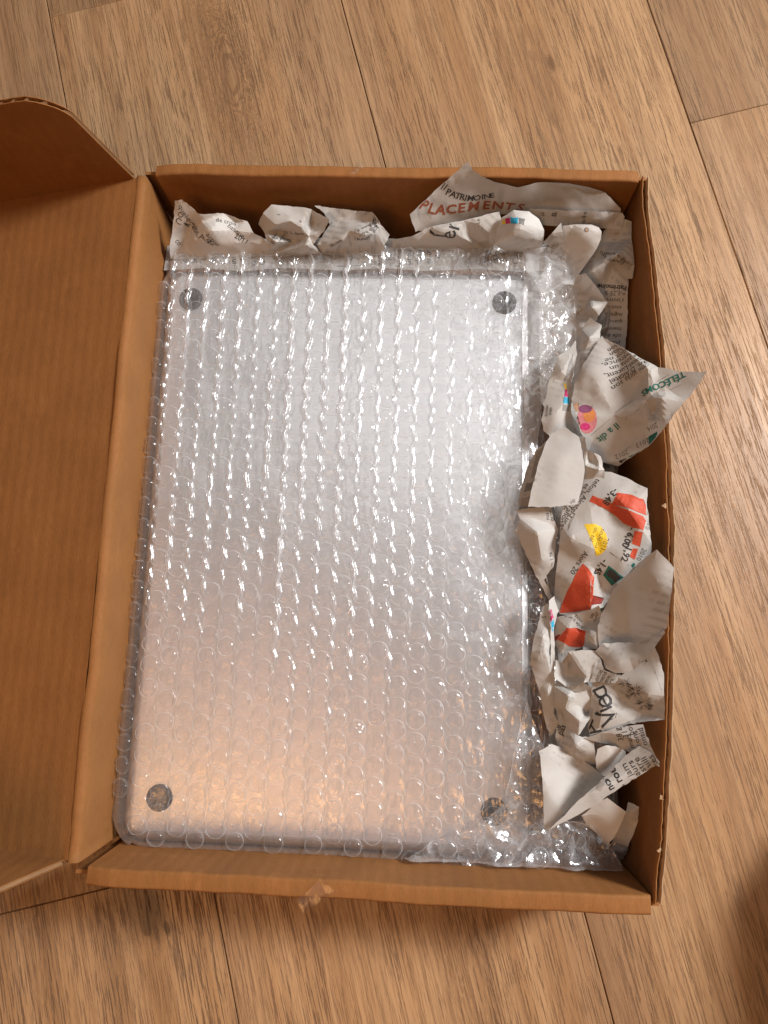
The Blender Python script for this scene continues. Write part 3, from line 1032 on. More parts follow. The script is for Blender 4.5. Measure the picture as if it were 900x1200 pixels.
C_, = paper('crumpled newspaper wad with small pointed peak behind the wrap', [dict(reg='1', outline=[(565, 62, 52), (640, 72, 51), (715, 82, 50), (770, 85, 58), (800, 130, 54), (830, 165, 46), (810, 205, 42), (815, 240, 32), (590, 240, 32), (575, 200, 42), (620, 130, 44), (600, 90, 50)],
      inner=[(660, 110, 46), (720, 115, 50), (690, 150, 52), (740, 165, 58), (660, 180, 50), (790, 165, 50), (700, 200, 42), (770, 195, 44), (620, 200, 46)], seed=5, amp=.5, step=1.8, mat=M_PAPER)])

D, D2 = paper('large newspaper sheet with a brown headline leaning on the back wall', [
    dict(reg='2', outline=[(62, 215, 57), (150, 130, 66), (265, 28, 79), (285, 60, 78), (322, 82, 74), (360, 100, 71), (440, 118, 69), (520, 100, 70), (620, 94, 69), (690, 97, 66), (740, 125, 62), (775, 165, 58), (800, 192, 55), (806, 230, 50),
      (640, 232, 47), (540, 215, 47), (470, 205, 48), (380, 215, 46), (330, 225, 45), (250, 245, 44), (80, 275, 46)],
      inner=[(300, 120, 67), (250, 180, 58), (450, 160, 60), (600, 150, 60), (700, 150, 59), (640, 120, 66), (180, 205, 55), (540, 175, 54), (720, 190, 54), (110, 225, 52)], seed=6, amp=.45, soft=4, tear=.5),
    dict(reg='2', outline=[(480, 192, 58), (560, 196, 58), (700, 203, 58), (808, 208, 57), (815, 222, 56), (803, 265, 51), (740, 262, 47), (640, 255, 47), (560, 255, 46), (490, 245, 47)],
      inner=[(620, 225, 55), (720, 235, 54)], seed=7, amp=.3, soft=3)])
E, E2 = paper('newspaper with big serif lettering and a puffed white fold with colour bars', [
    dict(reg='2', outline=[(0, 305, 42), (60, 292, 45), (140, 256, 49), (250, 235, 52), (375, 203, 54), (388, 240, 51), (362, 300, 46), (350, 345, 31), (0, 345, 30)],
      inner=[(170, 275, 51), (235, 290, 47), (300, 245, 52), (320, 300, 44), (215, 255, 52), (90, 310, 41), (280, 300, 40)], seed=8, amp=.4),
    dict(reg='2', outline=[(358, 320, 44), (366, 265, 50), (385, 225, 55), (425, 198, 58), (480, 203, 58), (515, 230, 56), (534, 270, 53), (530, 310, 47), (515, 345, 32), (400, 345, 32)],
      inner=[(440, 245, 66), (430, 285, 62), (490, 260, 62), (480, 300, 56), (400, 300, 58), (455, 225, 64)], seed=9, amp=.15, soft=9, mat=M_PAPER2, tear=.2)])
Fp, F2 = paper('white newspaper flap with a rounded end and small ring hole', [
    dict(reg='2', outline=[(597, 254, 53), (640, 249, 54), (700, 250, 56), (725, 258, 56), (735, 275, 56), (733, 300, 54), (715, 340, 51), (680, 390, 47), (650, 432, 42), (632, 440, 34), (610, 380, 32), (560, 340, 32), (545, 318, 40), (600, 302, 47)],
      inner=[(660, 290, 54), (690, 268, 57), (640, 330, 46), (660, 380, 45), (610, 305, 47)], seed=10, amp=.2, soft=4, mat=M_PAPER2, tear=.2),
    dict(reg='2', outline=[(530, 314, 47), (560, 280, 54), (592, 243, 57), (598, 275, 54), (600, 306, 49), (570, 335, 36)], inner=[(575, 290, 52)], seed=11, amp=.25, mat=M_PAPER)])
G, = paper('newspaper standing by the side wall with columns of small print', [
    dict(reg='2', outline=[(725, 310, 40), (745, 270, 42), (815, 228, 51), (845, 240, 53), (848, 300, 51), (862, 400, 50), (852, 437, 47), (828, 440, 43), (826, 600, 36), (815, 700, 31), (700, 740, 29), (715, 640, 29), (735, 560, 30), (745, 520, 36), (690, 470, 34), (655, 435, 35), (700, 350, 39)],
      inner=[(795, 352, 57), (740, 385, 52), (700, 410, 49), (775, 395, 47), (790, 440, 44), (790, 520, 40), (745, 470, 41), (800, 310, 45), (820, 270, 48), (760, 620, 33)],
      creases=[(17, 18), (18, 19)], seed=12, amp=.35, step=2)])
H1, H2 = paper('narrow newspaper fold zigzagging along the edge of the bubble wrap', [
    dict(reg='2', outline=[(645, 428, 46), (680, 420, 52), (715, 465, 52), (757, 522, 50), (725, 570, 48), (690, 625, 46), (668, 690, 45), (650, 740, 40), (615, 740, 36), (640, 640, 35), (625, 560, 34), (632, 480, 36)],
      inner=[(690, 500, 42), (700, 540, 52), (672, 560, 38), (655, 470, 40), (665, 620, 44)], creases=[(3, 13), (13, 14)], seed=13, amp=.3, step=1.6),
    dict(reg='3', outline=[(345, -30, 48), (395, 5, 50), (385, 60, 53), (335, 150, 54), (285, 275, 52), (258, 330, 46), (245, 330, 40), (268, 240, 42), (285, 110, 44), (305, 20, 44)],
      inner=[(340, 60, 55), (310, 160, 55), (325, 110, 50)], seed=14, amp=.3, step=1.6)])
I_, = paper('small newspaper fold with a colour test strip beside the bubble wrap', [
    dict(reg='3', outline=[(280, 68, 48), (255, 105, 50), (205, 140, 51), (165, 240, 49), (148, 330, 48), (130, 420, 48), (140, 468, 47), (160, 485, 48), (220, 475, 50), (290, 480, 50), (268, 440, 50), (258, 360, 50), (262, 250, 52), (285, 130, 52)],
      inner=[(215, 210, 54), (240, 330, 53), (190, 400, 52), (250, 150, 53)], seed=15, amp=.35)])
K, K2 = paper('plain grey newspaper panel overhanging the bubble wrap, folded square', [
    dict(reg='p', outline=[(646, 508, 57), (662, 500, 59), (679, 512, 60), (685, 545, 60), (683, 570, 59), (676, 591, 59), (650, 594, 58), (619, 594, 56), (624, 570, 57), (632, 540, 57), (640, 518, 57)],
      inner=[(655, 545, 60), (650, 575, 59)], seed=16, amp=.25, soft=2),
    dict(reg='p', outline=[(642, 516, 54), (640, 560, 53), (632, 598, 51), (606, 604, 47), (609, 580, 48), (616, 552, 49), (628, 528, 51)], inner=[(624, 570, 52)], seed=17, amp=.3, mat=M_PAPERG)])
J, J2 = paper('newspaper with a pointed corner jutting over the side wall, green heading', [
    dict(reg='3', outline=[(395, 52, 60), (500, 110, 66), (640, 190, 75), (740, 205, 80), (858, 210, 87), (810, 275, 84), (760, 340, 82), (680, 440, 78), (650, 480, 72), (600, 535, 64), (500, 600, 55), (470, 625, 50), (400, 610, 48), (330, 570, 48),
      (318, 510, 53), (300, 470, 55), (282, 400, 56), (262, 345, 53), (275, 260, 56), (310, 180, 58), (350, 120, 59)],
      inner=[(340, 200, 62), (470, 220, 63), (600, 195, 76), (590, 330, 72), (640, 300, 74), (655, 320, 79), (655, 425, 76), (620, 400, 66), (598, 500, 62), (450, 400, 60), (380, 460, 56), (560, 260, 66), (520, 480, 58), (700, 300, 77), (480, 150, 63), (600, 420, 70)],
      creases=[(23, 24), (25, 26), (23, 32)], seed=18, amp=.5),
    dict(reg='3', outline=[(300, 492, 59), (322, 498, 60), (330, 555, 60), (360, 565, 61), (390, 580, 60), (405, 640, 59), (408, 750, 57), (350, 770, 56), (320, 740, 53), (300, 670, 52), (286, 620, 53), (290, 550, 56)],
      inner=[(345, 600, 54), (385, 640, 62), (320, 620, 58), (350, 690, 54), (380, 600, 60)], seed=19, amp=.35, step=1.6)])
L, = paper('newspaper with red bar chart and yellow badge beside the side wall', [
    dict(reg='4', outline=[(330, 60, 49), (400, 0, 52), (470, -30, 55), (540, -30, 58), (640, 10, 62), (722, 55, 65), (722, 120, 64), (728, 180, 65), (735, 260, 64), (742, 330, 63), (742, 380, 62), (650, 455, 58), (575, 540, 52), (550, 590, 46), (500, 650, 44), (440, 668, 50), (370, 690, 46), (280, 685, 44),
      (255, 600, 40), (262, 480, 44), (280, 350, 50), (285, 230, 52), (300, 140, 52)],
      inner=[(430, 110, 58), (560, 90, 64), (560, 190, 58), (625, 160, 66), (450, 240, 59), (480, 380, 55), (530, 350, 58), (600, 400, 61), (455, 362, 57), (330, 300, 58), (400, 425, 51), (440, 520, 55), (455, 455, 53), (490, 540, 45), (690, 250, 66), (360, 200, 55), (650, 320, 62), (330, 520, 49)],
      creases=[(27, 28), (32, 31)], seed=20, amp=.5)])
M_, = paper('grey newspaper flap hanging in folds below the square plain panel', [
    dict(reg='4', outline=[(62, 165, 50), (130, 150, 52), (205, 146, 53), (238, 152, 51), (255, 210, 50), (275, 262, 49), (262, 360, 47), (250, 450, 45), (215, 490, 42), (235, 580, 38), (265, 640, 38), (245, 650, 36), (200, 560, 38), (165, 495, 41), (110, 380, 45), (60, 265, 48), (85, 205, 50)],
      inner=[(140, 200, 50), (170, 275, 57), (190, 400, 48), (225, 230, 49)], seed=21, amp=.4, step=1.8)])
Q0, Q = paper('newspaper with a torn red print crumpled between the plain folds', [
    dict(reg='4', outline=[(440, 662, 55), (475, 640, 57), (500, 700, 57), (478, 760, 56), (475, 860, 56), (400, 850, 50), (290, 880, 45), (255, 820, 43), (265, 700, 46), (350, 682, 50)],
      inner=[(410, 720, 48), (380, 780, 50), (440, 780, 56), (330, 760, 52), (470, 700, 52)], seed=22, amp=.5, step=1.6),
    dict(reg='5', outline=[(222, 330, 53), (232, 240, 52), (262, 255, 51), (300, 198, 58), (370, 188, 59), (440, 190, 60), (467, 232, 61), (440, 300, 60), (412, 352, 59), (380, 360, 60), (428, 388, 58), (370, 407, 55), (320, 407, 55), (285, 380, 53)],
      inner=[(290, 322, 48), (395, 330, 60), (295, 250, 50), (340, 260, 59), (350, 375, 58)], seed=23, amp=.35, step=1.6)])
N, N2 = paper('large plain newspaper fold rising against the side wall', [
    dict(reg='4', outline=[(770, 360, 84), (815, 405, 84), (857, 450, 84), (845, 560, 84), (832, 680, 83), (822, 750, 81), (770, 810, 78), (640, 835, 66), (480, 860, 57), (472, 760, 57), (490, 690, 57), (520, 630, 57), (548, 565, 60), (600, 505, 65), (680, 430, 74)],
      inner=[(700, 440, 78), (745, 600, 77), (640, 600, 66), (575, 570, 63), (630, 785, 60), (700, 720, 71), (560, 700, 60), (785, 520, 83)], creases=[(18, 19), (15, 16)], seed=24, amp=.4, soft=3),
    dict(reg='5', outline=[(438, 192, 61), (480, 152, 63), (560, 150, 64), (640, 150, 67), (700, 132, 71), (800, 82, 82), (805, 95, 82), (770, 150, 80), (700, 240, 74), (640, 290, 70), (590, 312, 68), (545, 312, 66), (495, 285, 64), (480, 245, 62)],
      inner=[(560, 240, 69), (620, 225, 70), (520, 200, 66), (690, 190, 72)], seed=25, amp=.3, soft=4)])
O, O2 = paper('long narrow newspaper fold curling down beside the bubble wrap', [
    dict(reg='5', outline=[(140, 40, 50), (165, -40, 50), (190, -60, 50), (205, 60, 52), (198, 210, 53), (208, 330, 50), (222, 520, 46), (245, 570, 44), (205, 650, 40), (178, 580, 42), (160, 480, 44), (140, 390, 46), (115, 310, 48), (94, 250, 50), (105, 190, 52), (120, 110, 51)],
      inner=[(182, 212, 56), (145, 215, 55), (185, 400, 50), (165, 100, 54)], seed=26, amp=.3, soft=2, step=1.8),
    dict(reg='5', outline=[(190, -70, 52), (222, -95, 50), (245, -20, 50), (222, 60, 52), (226, 330, 50), (228, 500, 47), (210, 480, 46), (205, 300, 51), (202, 60, 54)], inner=[(212, 20, 55)], seed=27, amp=.25, step=1.6)])
T, = paper('crumpled white newspaper knot in the middle of the packing', [
    dict(reg='5', outline=[(225, 380, 50), (240, 340, 48), (320, 400, 54), (425, 385, 54), (425, 450, 53), (415, 540, 53), (350, 640, 52), (430, 650, 52), (445, 790, 46), (345, 797, 46), (300, 770, 44), (240, 700, 43), (228, 640, 44), (245, 560, 46), (226, 470, 48)],
      inner=[(300, 430, 59), (352, 480, 52), (358, 560, 56), (290, 600, 47), (400, 520, 46), (342, 690, 55), (280, 500, 53), (390, 600, 48), (390, 720, 50), (330, 440, 53), (255, 520, 44)], seed=28, amp=.6, step=1.7)])
P, P2 = paper('newspaper with a plant engraving and large serif title near the side wall', [
    dict(reg='5', outline=[(425, 358, 57), (520, 362, 60), (560, 330, 61), (640, 280, 63), (700, 230, 66), (748, 155, 69), (775, 220, 71), (802, 310, 71), (803, 430, 71), (804, 552, 70), (700, 566, 65), (560, 592, 58), (410, 640, 53), (400, 600, 51), (415, 520, 52), (418, 440, 53)],
      inner=[(530, 385, 57), (590, 455, 56), (690, 530, 60), (480, 480, 59), (720, 420, 70), (560, 540, 59), (640, 380, 66), (455, 600, 56), (760, 330, 70)], creases=[(16, 17), (17, 18), (18, 9)], seed=29, amp=.35, soft=2),
    dict(reg='5', outline=[(408, 355, 60), (445, 290, 62), (465, 235, 63), (485, 290, 64), (545, 316, 66), (575, 316, 64), (520, 362, 61)], inner=[(480, 330, 63)], seed=30, amp=.25, step=1.6)])
V, V2, = paper('plain newspaper cone with its point lying on the bubble wrap', [
    dict(reg='6', outline=[(425, 0, 49), (470, -25, 48), (520, -10, 46), (570, 20, 46), (640, 70, 50), (672, 100, 55), (592, 165, 57), (520, 235, 57), (458, 300, 56), (442, 292, 54), (440, 200, 52), (434, 90, 51)],
      inner=[(470, 30, 50), (500, 60, 47), (585, 160, 50), (600, 100, 45), (480, 200, 54), (540, 150, 50)], seed=31, amp=.35, soft=3),
    dict(reg='5', outline=[(440, 762, 56), (455, 710, 58), (490, 688, 59), (560, 700, 58), (602, 722, 56), (600, 770, 52), (545, 800, 50), (530, 860, 46), (470, 850, 48), (445, 810, 52)], inner=[(500, 750, 58), (540, 760, 52)], seed=32, amp=.25, soft=4, mat=M_PAPER2)])
U, U2 = paper('rolled newspaper cone printed with bold lines pointing at the side wall', [
    dict(reg='6', outline=[(882, 43, 74), (830, 75, 69), (740, 132, 64), (620, 212, 60), (456, 302, 58), (520, 238, 60), (592, 168, 62), (680, 90, 62), (745, 20, 63), (800, -20, 66), (850, 10, 71)],
      inner=[(720, 110, 66), (620, 190, 62), (780, 60, 67), (690, 120, 66)], seed=33, amp=.2, soft=3),
    dict(reg='5', outline=[(380, 655, 53), (470, 622, 57), (560, 592, 60), (690, 578, 64), (710, 640, 67), (745, 720, 71), (782, 806, 75), (740, 785, 68), (680, 760, 62), (600, 718, 58), (530, 690, 55), (450, 672, 53)],
      inner=[(560, 630, 61), (650, 660, 64), (640, 720, 60), (600, 670, 60)], seed=34, amp=.3)])
W, W2, W3 = paper('folded plain newspaper flap in the corner by the front wall', [
    dict(reg='6', outline=[(585, 245, 46), (640, 195, 49), (680, 178, 51), (752, 230, 52), (725, 290, 48), (690, 345, 44), (688, 372, 40), (640, 310, 40), (600, 275, 42)],
      inner=[(690, 300, 45), (650, 240, 49)], seed=35, amp=.25, mat=M_PAPER2),
    dict(reg='6', outline=[(752, 230, 51), (760, 190, 47), (800, 212, 48), (797, 265, 44), (758, 362, 38), (715, 345, 36), (690, 360, 37), (720, 295, 44)], inner=[(760, 270, 42)], seed=36, amp=.3),
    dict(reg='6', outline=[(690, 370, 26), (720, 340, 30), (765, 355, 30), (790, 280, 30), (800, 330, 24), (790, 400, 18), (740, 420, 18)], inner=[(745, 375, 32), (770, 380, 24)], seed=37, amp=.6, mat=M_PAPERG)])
# ---------------------------------------------------------------- print on the newspapers
for ch, x, y, a in (('P', 112, 180, -30), ('L', 139, 192, -14), ('A', 170, 196, -6), ('C', 207, 195, 2), ('E', 243, 190, 6), ('M', 286, 184, 6), ('E', 330, 180, 2), ('N', 371, 181, -4), ('T', 412, 185, -6), ('S', 450, 188, -2)):
    D.text('2', x, y, a, ch, 8.4, 'brown', bold=.028)
for ch, x, y, a in (('//', 182, 116, -18), ('P', 197, 134, -20), ('A', 214, 142, -18), ('T', 230, 148, -14), ('R', 246, 152, -10), ('I', 258, 155, -6), ('M', 275, 156, 0), ('O', 298, 155, 4), ('I', 316, 152, 8), ('N', 332, 149, 8), ('E', 350, 146, 8)):
    D.text('2', x, y, a, ch, 5.2, 'black', bold=.02)
D.rule('2', [(90, 212), (180, 207), (330, 200)], .9, 'midgrey')
D2.text('2', 672, 226, 80, 'du 8 e', 3.3, 'black')
D2.text('2', 526, 212, 82, 'pil', 3.0, 'black'); D2.text('2', 568, 213, 82, 'EL', 3.4, 'black', bold=.03)
D2.rule('2', [(622, 205), (619, 250)], 1.2, 'midgrey')
E.text('2', 160, 292, 96, 'l', 15, 'black', shear=.2)
E.text('2', 192, 290, 92, 'e', 14, 'black', shear=.15); E.text('2', 207, 256, 88, 'r', 13, 'black', shear=.15)
E.text('2', 300, 238, 84, 'Le', 3.0, 'grey')
for col, q in (('yellow', [(384, 240), (394, 230), (398, 246), (388, 250)]), ('magenta', [(396, 229), (413, 225), (415, 245), (399, 248)]), ('cyan', [(414, 224), (442, 225), (441, 247), (416, 246)]), ('grey', [(443, 226), (466, 230), (462, 252), (442, 248)])):
    E2.patch('2', q, col)
def disc(s, reg, cx, cy, rx, ry, color, lift=.1, a0=0, a1=360, n=18):
    s.patch(reg, [(cx + rx * math.cos(math.radians(a0 + (a1 - a0) * i / n)), cy + ry * math.sin(math.radians(a0 + (a1 - a0) * i / n))) for i in range(n)], color, lift)
disc(Fp, '2', 682, 268, 8.5, 8.5, 'grey'); disc(Fp, '2', 683, 269, 5, 5, 'tan', .2)
G.block('2', 772, 470, 176, ['Patrimoine'], 3.6, 8, bold=.03)
G.block('2', 782, 492, 177, ['+ 1,25 %', "s'ouvre", 'vaut-il', 'augmen', 'quand il', 'mental', 'ude do', 'puiller', 'des'], 3.3, -8.3)
G.block('2', 770, 375, 160, ["d'ouvrir mai", 'une action'], 3.0, 7)
G.text('2', 840, 388, 165, 'cuver mag', 3.0)
H2.block('3', 350, 110, 62, ['near', 'Fron,', 'ex-Le'], 4.2, 6.0)
H2.text('3', 300, 235, 66, 'cap', 4.0)
for col, q in (('yellow', [(229, 258), (238, 262), (241, 288), (233, 284)]), ('magenta', [(233, 285), (242, 288), (249, 320), (231, 318)]), ('cyan', [(230, 319), (250, 321), (254, 351), (224, 349)]), ('midgrey', [(223, 351), (254, 353), (252, 383), (222, 380)])):
    I_.patch('3', q, col)
I_.patch('3', [(250, 170), (272, 120), (270, 190), (235, 250), (228, 245)], 'midgrey')
I_.block('3', 152, 380, 84, ['dossier', 'page'], 2.3, 4)
J.text('3', 664, 263, 203, 'TÉLÉCOMS', 4.5, 'green', bold=.03)
J.text('3', 425, 478, 219, 'il a dit', 5.2, 'green', bold=.02)
J.block('3', 545, 215, 215, ['et demi après son', 'départ. D\'Alcatel', "d'Alcatel-Lucent,", 'ses sons un', 'sa révérence,', 'bundoit ne', 'le bilan', 'de son', 'de vo'], 3.7, 5.6)
for r in ([(497, 412), (560, 372)], [(345, 490), (432, 415)], [(455, 388), (530, 335)], [(572, 290), (690, 222)], [(500, 420), (590, 350)], [(500, 548), (590, 500)], [(690, 290), (745, 265)]):
    J.rule('3', r, 1.3, 'grey')
disc(J, '3', 330, 418, 44, 62, 'pink', .10); disc(J, '3', 340, 400, 27, 30, 'orange', .16); disc(J, '3', 322, 372, 30, 18, 'violet', .20); disc(J, '3', 322, 450, 22, 16, 'magenta', .20)
J.patch('3', [(268, 395), (290, 405), (300, 440), (275, 468), (266, 430)], 'black', .14)
J.patch('3', [(270, 350), (292, 345), (300, 380), (272, 392)], 'tan', .14)
for ch, x, y in (('2012', 482, 573), ('2013', 574, 522), ('2014', 618, 452)): J.text('3', x, y, 206, ch, 3.8, 'grey')
J.patch('3', [(468, 600), (503, 588), (515, 606), (485, 622)], 'black'); J.patch('3', [(512, 582), (566, 556), (580, 566), (525, 598)], 'green'); J.patch('3', [(572, 552), (600, 535), (606, 545), (582, 562)], 'black')
J.patch('3', [(600, 494), (640, 470), (645, 485), (602, 530)], 'green')
K2.patch('p', [(629, 530), (640, 520), (637, 556), (622, 560)], 'midgrey'); K2.patch('p', [(617, 566), (634, 564), (631, 572), (614, 577)], 'grey'); K2.patch('p', [(611, 584), (628, 580), (626, 594), (609, 598)], 'midgrey')
K.text('p', 672, 588, 225, 'du', 3, 'grey')
L.patch('4', [(430, 118), (448, 88), (500, 108), (560, 136), (640, 166), (700, 192), (716, 215), (702, 264), (650, 250), (600, 226), (570, 196), (520, 160)], 'red')
L.patch('4', [(545, 130), (570, 74), (640, 84), (704, 108), (716, 140), (718, 188), (690, 178), (640, 158), (590, 142)], 'red')
L.patch('4', [(645, 330), (660, 265), (700, 272), (686, 346)], 'red'); L.patch('4', [(634, 395), (650, 354), (676, 356), (660, 410)], 'red')
L.patch('4', [(405, 234), (455, 230), (490, 245), (515, 280), (525, 320), (515, 360), (490, 385), (466, 392), (455, 350), (430, 290)], 'yellow')
L.text('4', 508, 338, 252, '2011.', 3.4, 'black'); L.text('4', 486, 305, 250, 'seule au', 3.2, 'black'); L.text('4', 455, 285, 246, 'on tél', 3.2, 'black')
for s, x, y, a in (('-3,48', 537, 96, 232), ('- 6,00', 632, 300, 247), ('-1,92', 622, 376, 250), ('-1,45', 490, 452, 235)): L.text('4', x, y, a, s, 4.6, 'black', bold=.025)
L.text('4', 694, 385, 240, '2010', 3.4, 'grey'); L.text('4', 728, 245, 240, '20', 3.4, 'grey')
L.block('4', 375, 140, 233, ['tefois, Alcatel-Lucent', 'et lancé Yahoo', 'en brefs'], 4.0, 5.4)
L.text('4', 384, 425, 236, 'Alors 20', 4.0)
L.rule('4', [(360, 180), (325, 262)], 1.5, 'grey'); L.rule('4', [(535, 372), (632, 442)], 1.5, 'grey')
L.patch('4', [(400, 430), (430, 458), (455, 500), (450, 580), (440, 660), (360, 674), (282, 680), (300, 620), (320, 570), (360, 490)], 'red')
L.patch('4', [(446, 588), (505, 604), (492, 632), (442, 640)], 'darkred')
L.patch('4', [(528, 440), (565, 468), (605, 500), (545, 542), (500, 488)], 'green'); L.patch('4', [(640, 440), (655, 425), (662, 436), (650, 452)], 'green')
L.patch('4', [(535, 455), (595, 500), (560, 525), (515, 480)], 'black', .18)
Q0.patch('4', [(318, 752), (365, 752), (415, 772), (404, 858), (330, 845), (272, 812)], 'red')
Q0.patch('4', [(255, 790), (290, 785), (270, 812), (258, 822)], 'darkred')
Q0.block('4', 350, 715, 140, ['aide sur les', 'mois de'], 2.8, 5)
Q0.block('4', 470, 700, 250, ['mois', 'des'], 2.8, 5)
M_.block('4', 240, 190, 100, ['oure', 'nus'], 3, -5); M_.text('4', 240, 410, 100, 'm 1 te', 3)
M_.patch('4', [(205, 510), (245, 465), (250, 500), (235, 575)], 'black')
O2.patch('5', [(192, -8), (206, -30), (220, 15), (205, 42)], 'magenta'); O2.patch('5', [(203, 42), (221, 25), (228, 70), (212, 92)], 'cyan')
O.text('5', 168, 14, 80, 'S', 3.4)
T.block('5', 240, 600, 70, ['ne', 'pas'], 4.2, 5, bold=.02)
T.text('5', 425, 680, 110, 'u', 4)
for ch, x, y, s_ in (('V', 500, 545, 13), ('i', 478, 508, 13), ('e', 474, 468, 14), ('d', 452, 418, 14)): P.text('5', x, y, 118, ch, s_, 'black')
P.text('5', 420, 608, 128, 'A', 11, 'black')
P.rule('5', [(478, 580), (535, 548)], 3, 'black'); P.rule('5', [(545, 545), (552, 518)], 3, 'black'); P.rule('5', [(720, 225), (755, 300), (790, 400)], 1.6, 'midgrey')
rp = random.Random(8)
for (cx, cy, R_, n_) in ((598, 365, 48, 34), (650, 405, 62, 48), (700, 470, 60, 44), (620, 420, 40, 24), (700, 250, 26, 12), (730, 490, 26, 14)):
    for q in range(n_):
        a = rp.uniform(0, math.tau); r0, r1 = rp.uniform(.1, .5) * R_, rp.uniform(.55, 1.05) * R_
        w_ = rp.uniform(1.0, 2.6)
        ax, ay = math.cos(a), math.sin(a)
        x0, y0, x1, y1 = cx + ax * r0, cy + ay * r0 * .8, cx + ax * r1, cy + ay * r1 * .8
        P.patch('5', [(x0 - ay * w_, y0 + ax * w_), (x1, y1), (x0 + ay * w_, y0 - ax * w_)], rp.choice(('grey', 'midgrey', 'black')), .10, 'printed_engraving')
P2.block('5', 455, 320, 63, ['onse', 'mena', 'anve', 'ent'], 3.2, 5.5)
U.text('6', 690, 138, 122, 'à not', 5.0, 'black', bold=.025); U.text('6', 722, 112, 122, 'le rou', 5.0, 'black', bold=.025)
U.block('6', 765, 92, 122, ['et jam', 'sieurs', 'gistre', 'milli', 'tes'], 4.4, 8.0)
U.rule('6', [(630, 138), (668, 182)], 1.2, 'grey')
U2.block('5', 560, 622, 105, ['38 go', '31 o', 'pou'], 3.8, 7.2); U2.block('5', 620, 668, 108, ['mais', 'cons', 'onsid', 'rente', 'revo'], 4.0, 8)
U2.rule('5', [(470, 630), (475, 665)], 1.5, 'grey')
for ch, x, y, a, s_ in (('quelques', 120, 105, -52, 4.2), ('Crédit Ag', 150, 150, -50, 4.8), ('action', 210, 185, -45, 4.2), ('de crois', 255, 118, -12, 3.6), ('banque', 290, 150, -35, 3.6), ('2011', 310, 180, -30, 4.2), ('co', 88, 190, -50, 4.6), ('O', 95, 95, -70, 4.2)):
    A.text('1', x, y, a, ch, s_)
B.text('1', 480, 158, -6, 'de 20 % dans', 3.4); B.text('1', 440, 95, 80, 'l', 3); B.text('1', 515, 118, 60, 'v', 3); B.text('1', 450, 178, -4, 'les titres', 3.2)
C_.block('1', 735, 140, 32, ['notre sondage', 'du titre dont', '(Ad) les ban'], 3.3, 6.2); C_.text('1', 740, 180, 10, '(Ad)', 3.6); C_.text('1', 640, 195, 30, 'de son', 3.0)
words = ['ou', 'de la', 'Siège', 'On', '8 %', 'Cette', 'annuel', 'Par', 'au mois', 'Group', 'classe', 'es ou', 'd.', 'le mois', 'Prem']
for i in range(40):
    px = 205 + i * 11.4
    if 300 < px < 450 and i % 3: continue
    if 520 < px < 560: continue
    UB.text('p', px, 300, 88, words[i % len(words)], 4.8, 'black', bold=.012)
UB.patch('p', [(352, 293), (388, 292), (390, 308), (356, 309)], 'midgrey'); UB.rule('p', [(395, 312), (430, 311)], .8, 'black'); UB.rule('p', [(300, 296), (345, 298)], 1.0, 'black')
for s in SHEETS: s.finish()
# loose film gathered at the sheet's edges
FOLDS = []
def film_fold(outline, n_in, zr, seed, amp, mat=None):
    rq = random.Random(seed)
    x0, x1 = min(p[0] for p in outline), max(p[0] for p in outline); y0, y1 = min(p[1] for p in outline), max(p[1] for p in outline)
    inn = []
    while len(inn) < n_in:
        x, y = rq.uniform(x0, x1), rq.uniform(y0, y1)
        c = False
        for (a, b) in zip(outline, outline[1:] + outline[:1]):
            if (a[1] > y) != (b[1] > y) and x < (b[0] - a[0]) * (y - a[1]) / (b[1] - a[1]) + a[0]: c = not c
        if c: inn.append((x, y, rq.uniform(*zr)))
    s = Sheet('film_fold', 'p', outline, inn, amp=amp, soft=2, mat=mat or M_FOLD, seed=seed, step=1.0, tear=.5)
    FOLDS.append(s)
    s.o.parent = wrap
    s.o.matrix_parent_inverse = (Matrix.Translation(LC * MM) @ Matrix.Rotation(LYAW, 4, 'Z')).inverted()
film_fold([(612, 290, 38.5), (640, 285, 40), (672, 289, 40), (677, 330, 39), (676, 390, 38), (657, 440, 37), (636, 472, 37), (630, 530, 37.5), (622, 575, 38), (613, 560, 37.6), (611, 520, 37.6), (614, 480, 37.6), (611, 440, 37.6), (613, 400, 37.6), (611, 360, 37.6), (614, 325, 37.6)], 120, (38.0, 40.4), 51, .5, M_FOLD_W)
film_fold([(470, 1013, 36), (505, 985, 41), (556, 972, 42), (592, 940, 42), (604, 870, 42), (618, 822, 42), (634, 870, 40), (642, 930, 40), (655, 962, 42), (690, 965, 44), (718, 992, 42), (731, 1020, 39), (702, 1035, 35), (655, 1023, 37), (612, 1032, 34), (560, 1020, 36), (520, 1019, 34)], 170, (38, 43.5), 52, 1.0)

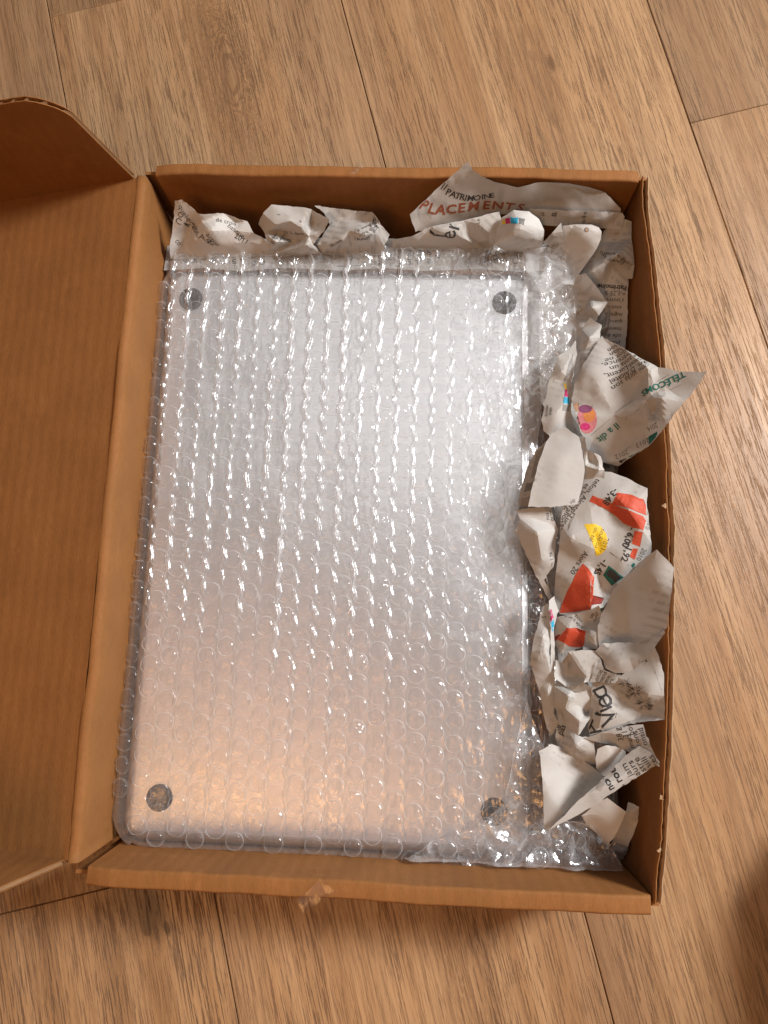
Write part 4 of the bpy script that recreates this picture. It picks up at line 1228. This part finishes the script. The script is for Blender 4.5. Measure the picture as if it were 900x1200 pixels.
# bubbles on the gathered film
bv_, bf_ = [], []
for s in FOLDS:
    rq = random.Random(s.seed)
    inv = (Matrix.Translation(LC * MM) @ Matrix.Rotation(LYAW, 4, 'Z')).inverted()
    xs_ = [v.co for v in s.o.data.vertices]
    for ci in range(0, 13):
        for ri in range(0, 36):
            px, py = 505 + ci * 21.5 + rq.uniform(-2, 2), 285 + (ri + .5 * (ci % 2)) * 24 + rq.uniform(-2, 2)
            hits = [s.hit(px + a, py + b) for a, b in ((0, 0), (6, 0), (-6, 0), (0, 6), (0, -6))]
            if any(h[0] is None for h in hits): continue
            n = Vector((0, 0, 0))
            for h in hits: n += h[1] if h[1].z > 0 else -h[1]
            n.normalize()
            t = n.orthogonal().normalized()
            M = Matrix((t, n.cross(t), n)).transposed().to_4x4()
            M = inv @ Matrix.Translation(hits[0][0] + n * .0006) @ M @ Matrix.Rotation(rq.uniform(0, 6.28), 4, 'Z') @ Matrix.Diagonal((rq.uniform(.8, 1.05), rq.uniform(.8, 1.05), rq.uniform(.5, 1), 1))
            me = BUB[rq.randrange(16)]
            o_ = len(bv_)
            bv_ += [M @ vv.co for vv in me.vertices]
            bf_ += [tuple(o_ + q for q in pl.vertices) for pl in me.polygons]
fb = obj('folded_bubbles', mesh('folded_bubbles', bv_, bf_, True), M_BUBBLE, wrap)
fb['kind'] = 'stuff'

# ---------------------------------------------------------------- unseen leg beyond the right edge, added to cast the corner shadow
bm = bmesh.new()
keys = [(-.121, .004), (-.124, .016), (-.131, .029), (-.143, .040), (-.162, .049), (-.19, .053), (-.24, .052), (-.30, .055), (-.36, .053), (-.42, .046), (-.47, .039), (-.50, .041), (-.515, .043), (-.517, .036), (-.54, .033), (-.58, .036), (-.63, .034), (-.70, .036), (-.73, .030), (-.745, .018), (-.75, .004)]
path = []
for (a, b) in zip(keys[:-1], keys[1:]):
    m = max(1, int(abs(b[0] - a[0]) / .005))
    path += [(a[0] + (b[0] - a[0]) * q / m, a[1] + (b[1] - a[1]) * q / m) for q in range(m)]
path.append(keys[-1])
rings = []
for (y, r) in path:
    ring = []
    for q in range(40):
        a = math.tau * q / 40
        cx, cz = math.cos(a), math.sin(a)
        cloth = 1.0 if y > -.516 else .15
        w = 1 + cloth * (.10 * fbm(cx * 1.6, y * 16, cz * 1.6) + .07 * abs(fbm(cx * 2.2 + 4, y * 42 + cx * 1.5, cz * 2.2)) + .025 * fbm(cx * 6, y * 110, cz * 6))
        ring.append(bm.verts.new((.290 - (y + .125) * .10 + r * w * cx, y, max(.0012, r * .94 + .001 + r * w * cz * .96))))
    rings.append(ring)
for a, b in zip(rings[:-1], rings[1:]):
    for q in range(40): bm.faces.new((a[q], a[(q + 1) % 40], b[(q + 1) % 40], b[q]))
bm.faces.new(rings[0]); bm.faces.new(rings[-1][::-1])
kf = NT('dark_trouser_cloth')
kf.l(kf.mix(kf.noise(kf.n('ShaderNodeTexCoord').outputs['Object'], 700, 3), (.012, .013, .017), (.03, .031, .038)), kf.b.inputs['Base Color'])
kf.b.inputs['Roughness'].default_value = .9
leg = obj('person', bm_mesh('person', bm, True), kf.m)
tag(leg, 'unseen leg of a person in dark trousers, added to cast the corner shadow', 'person')
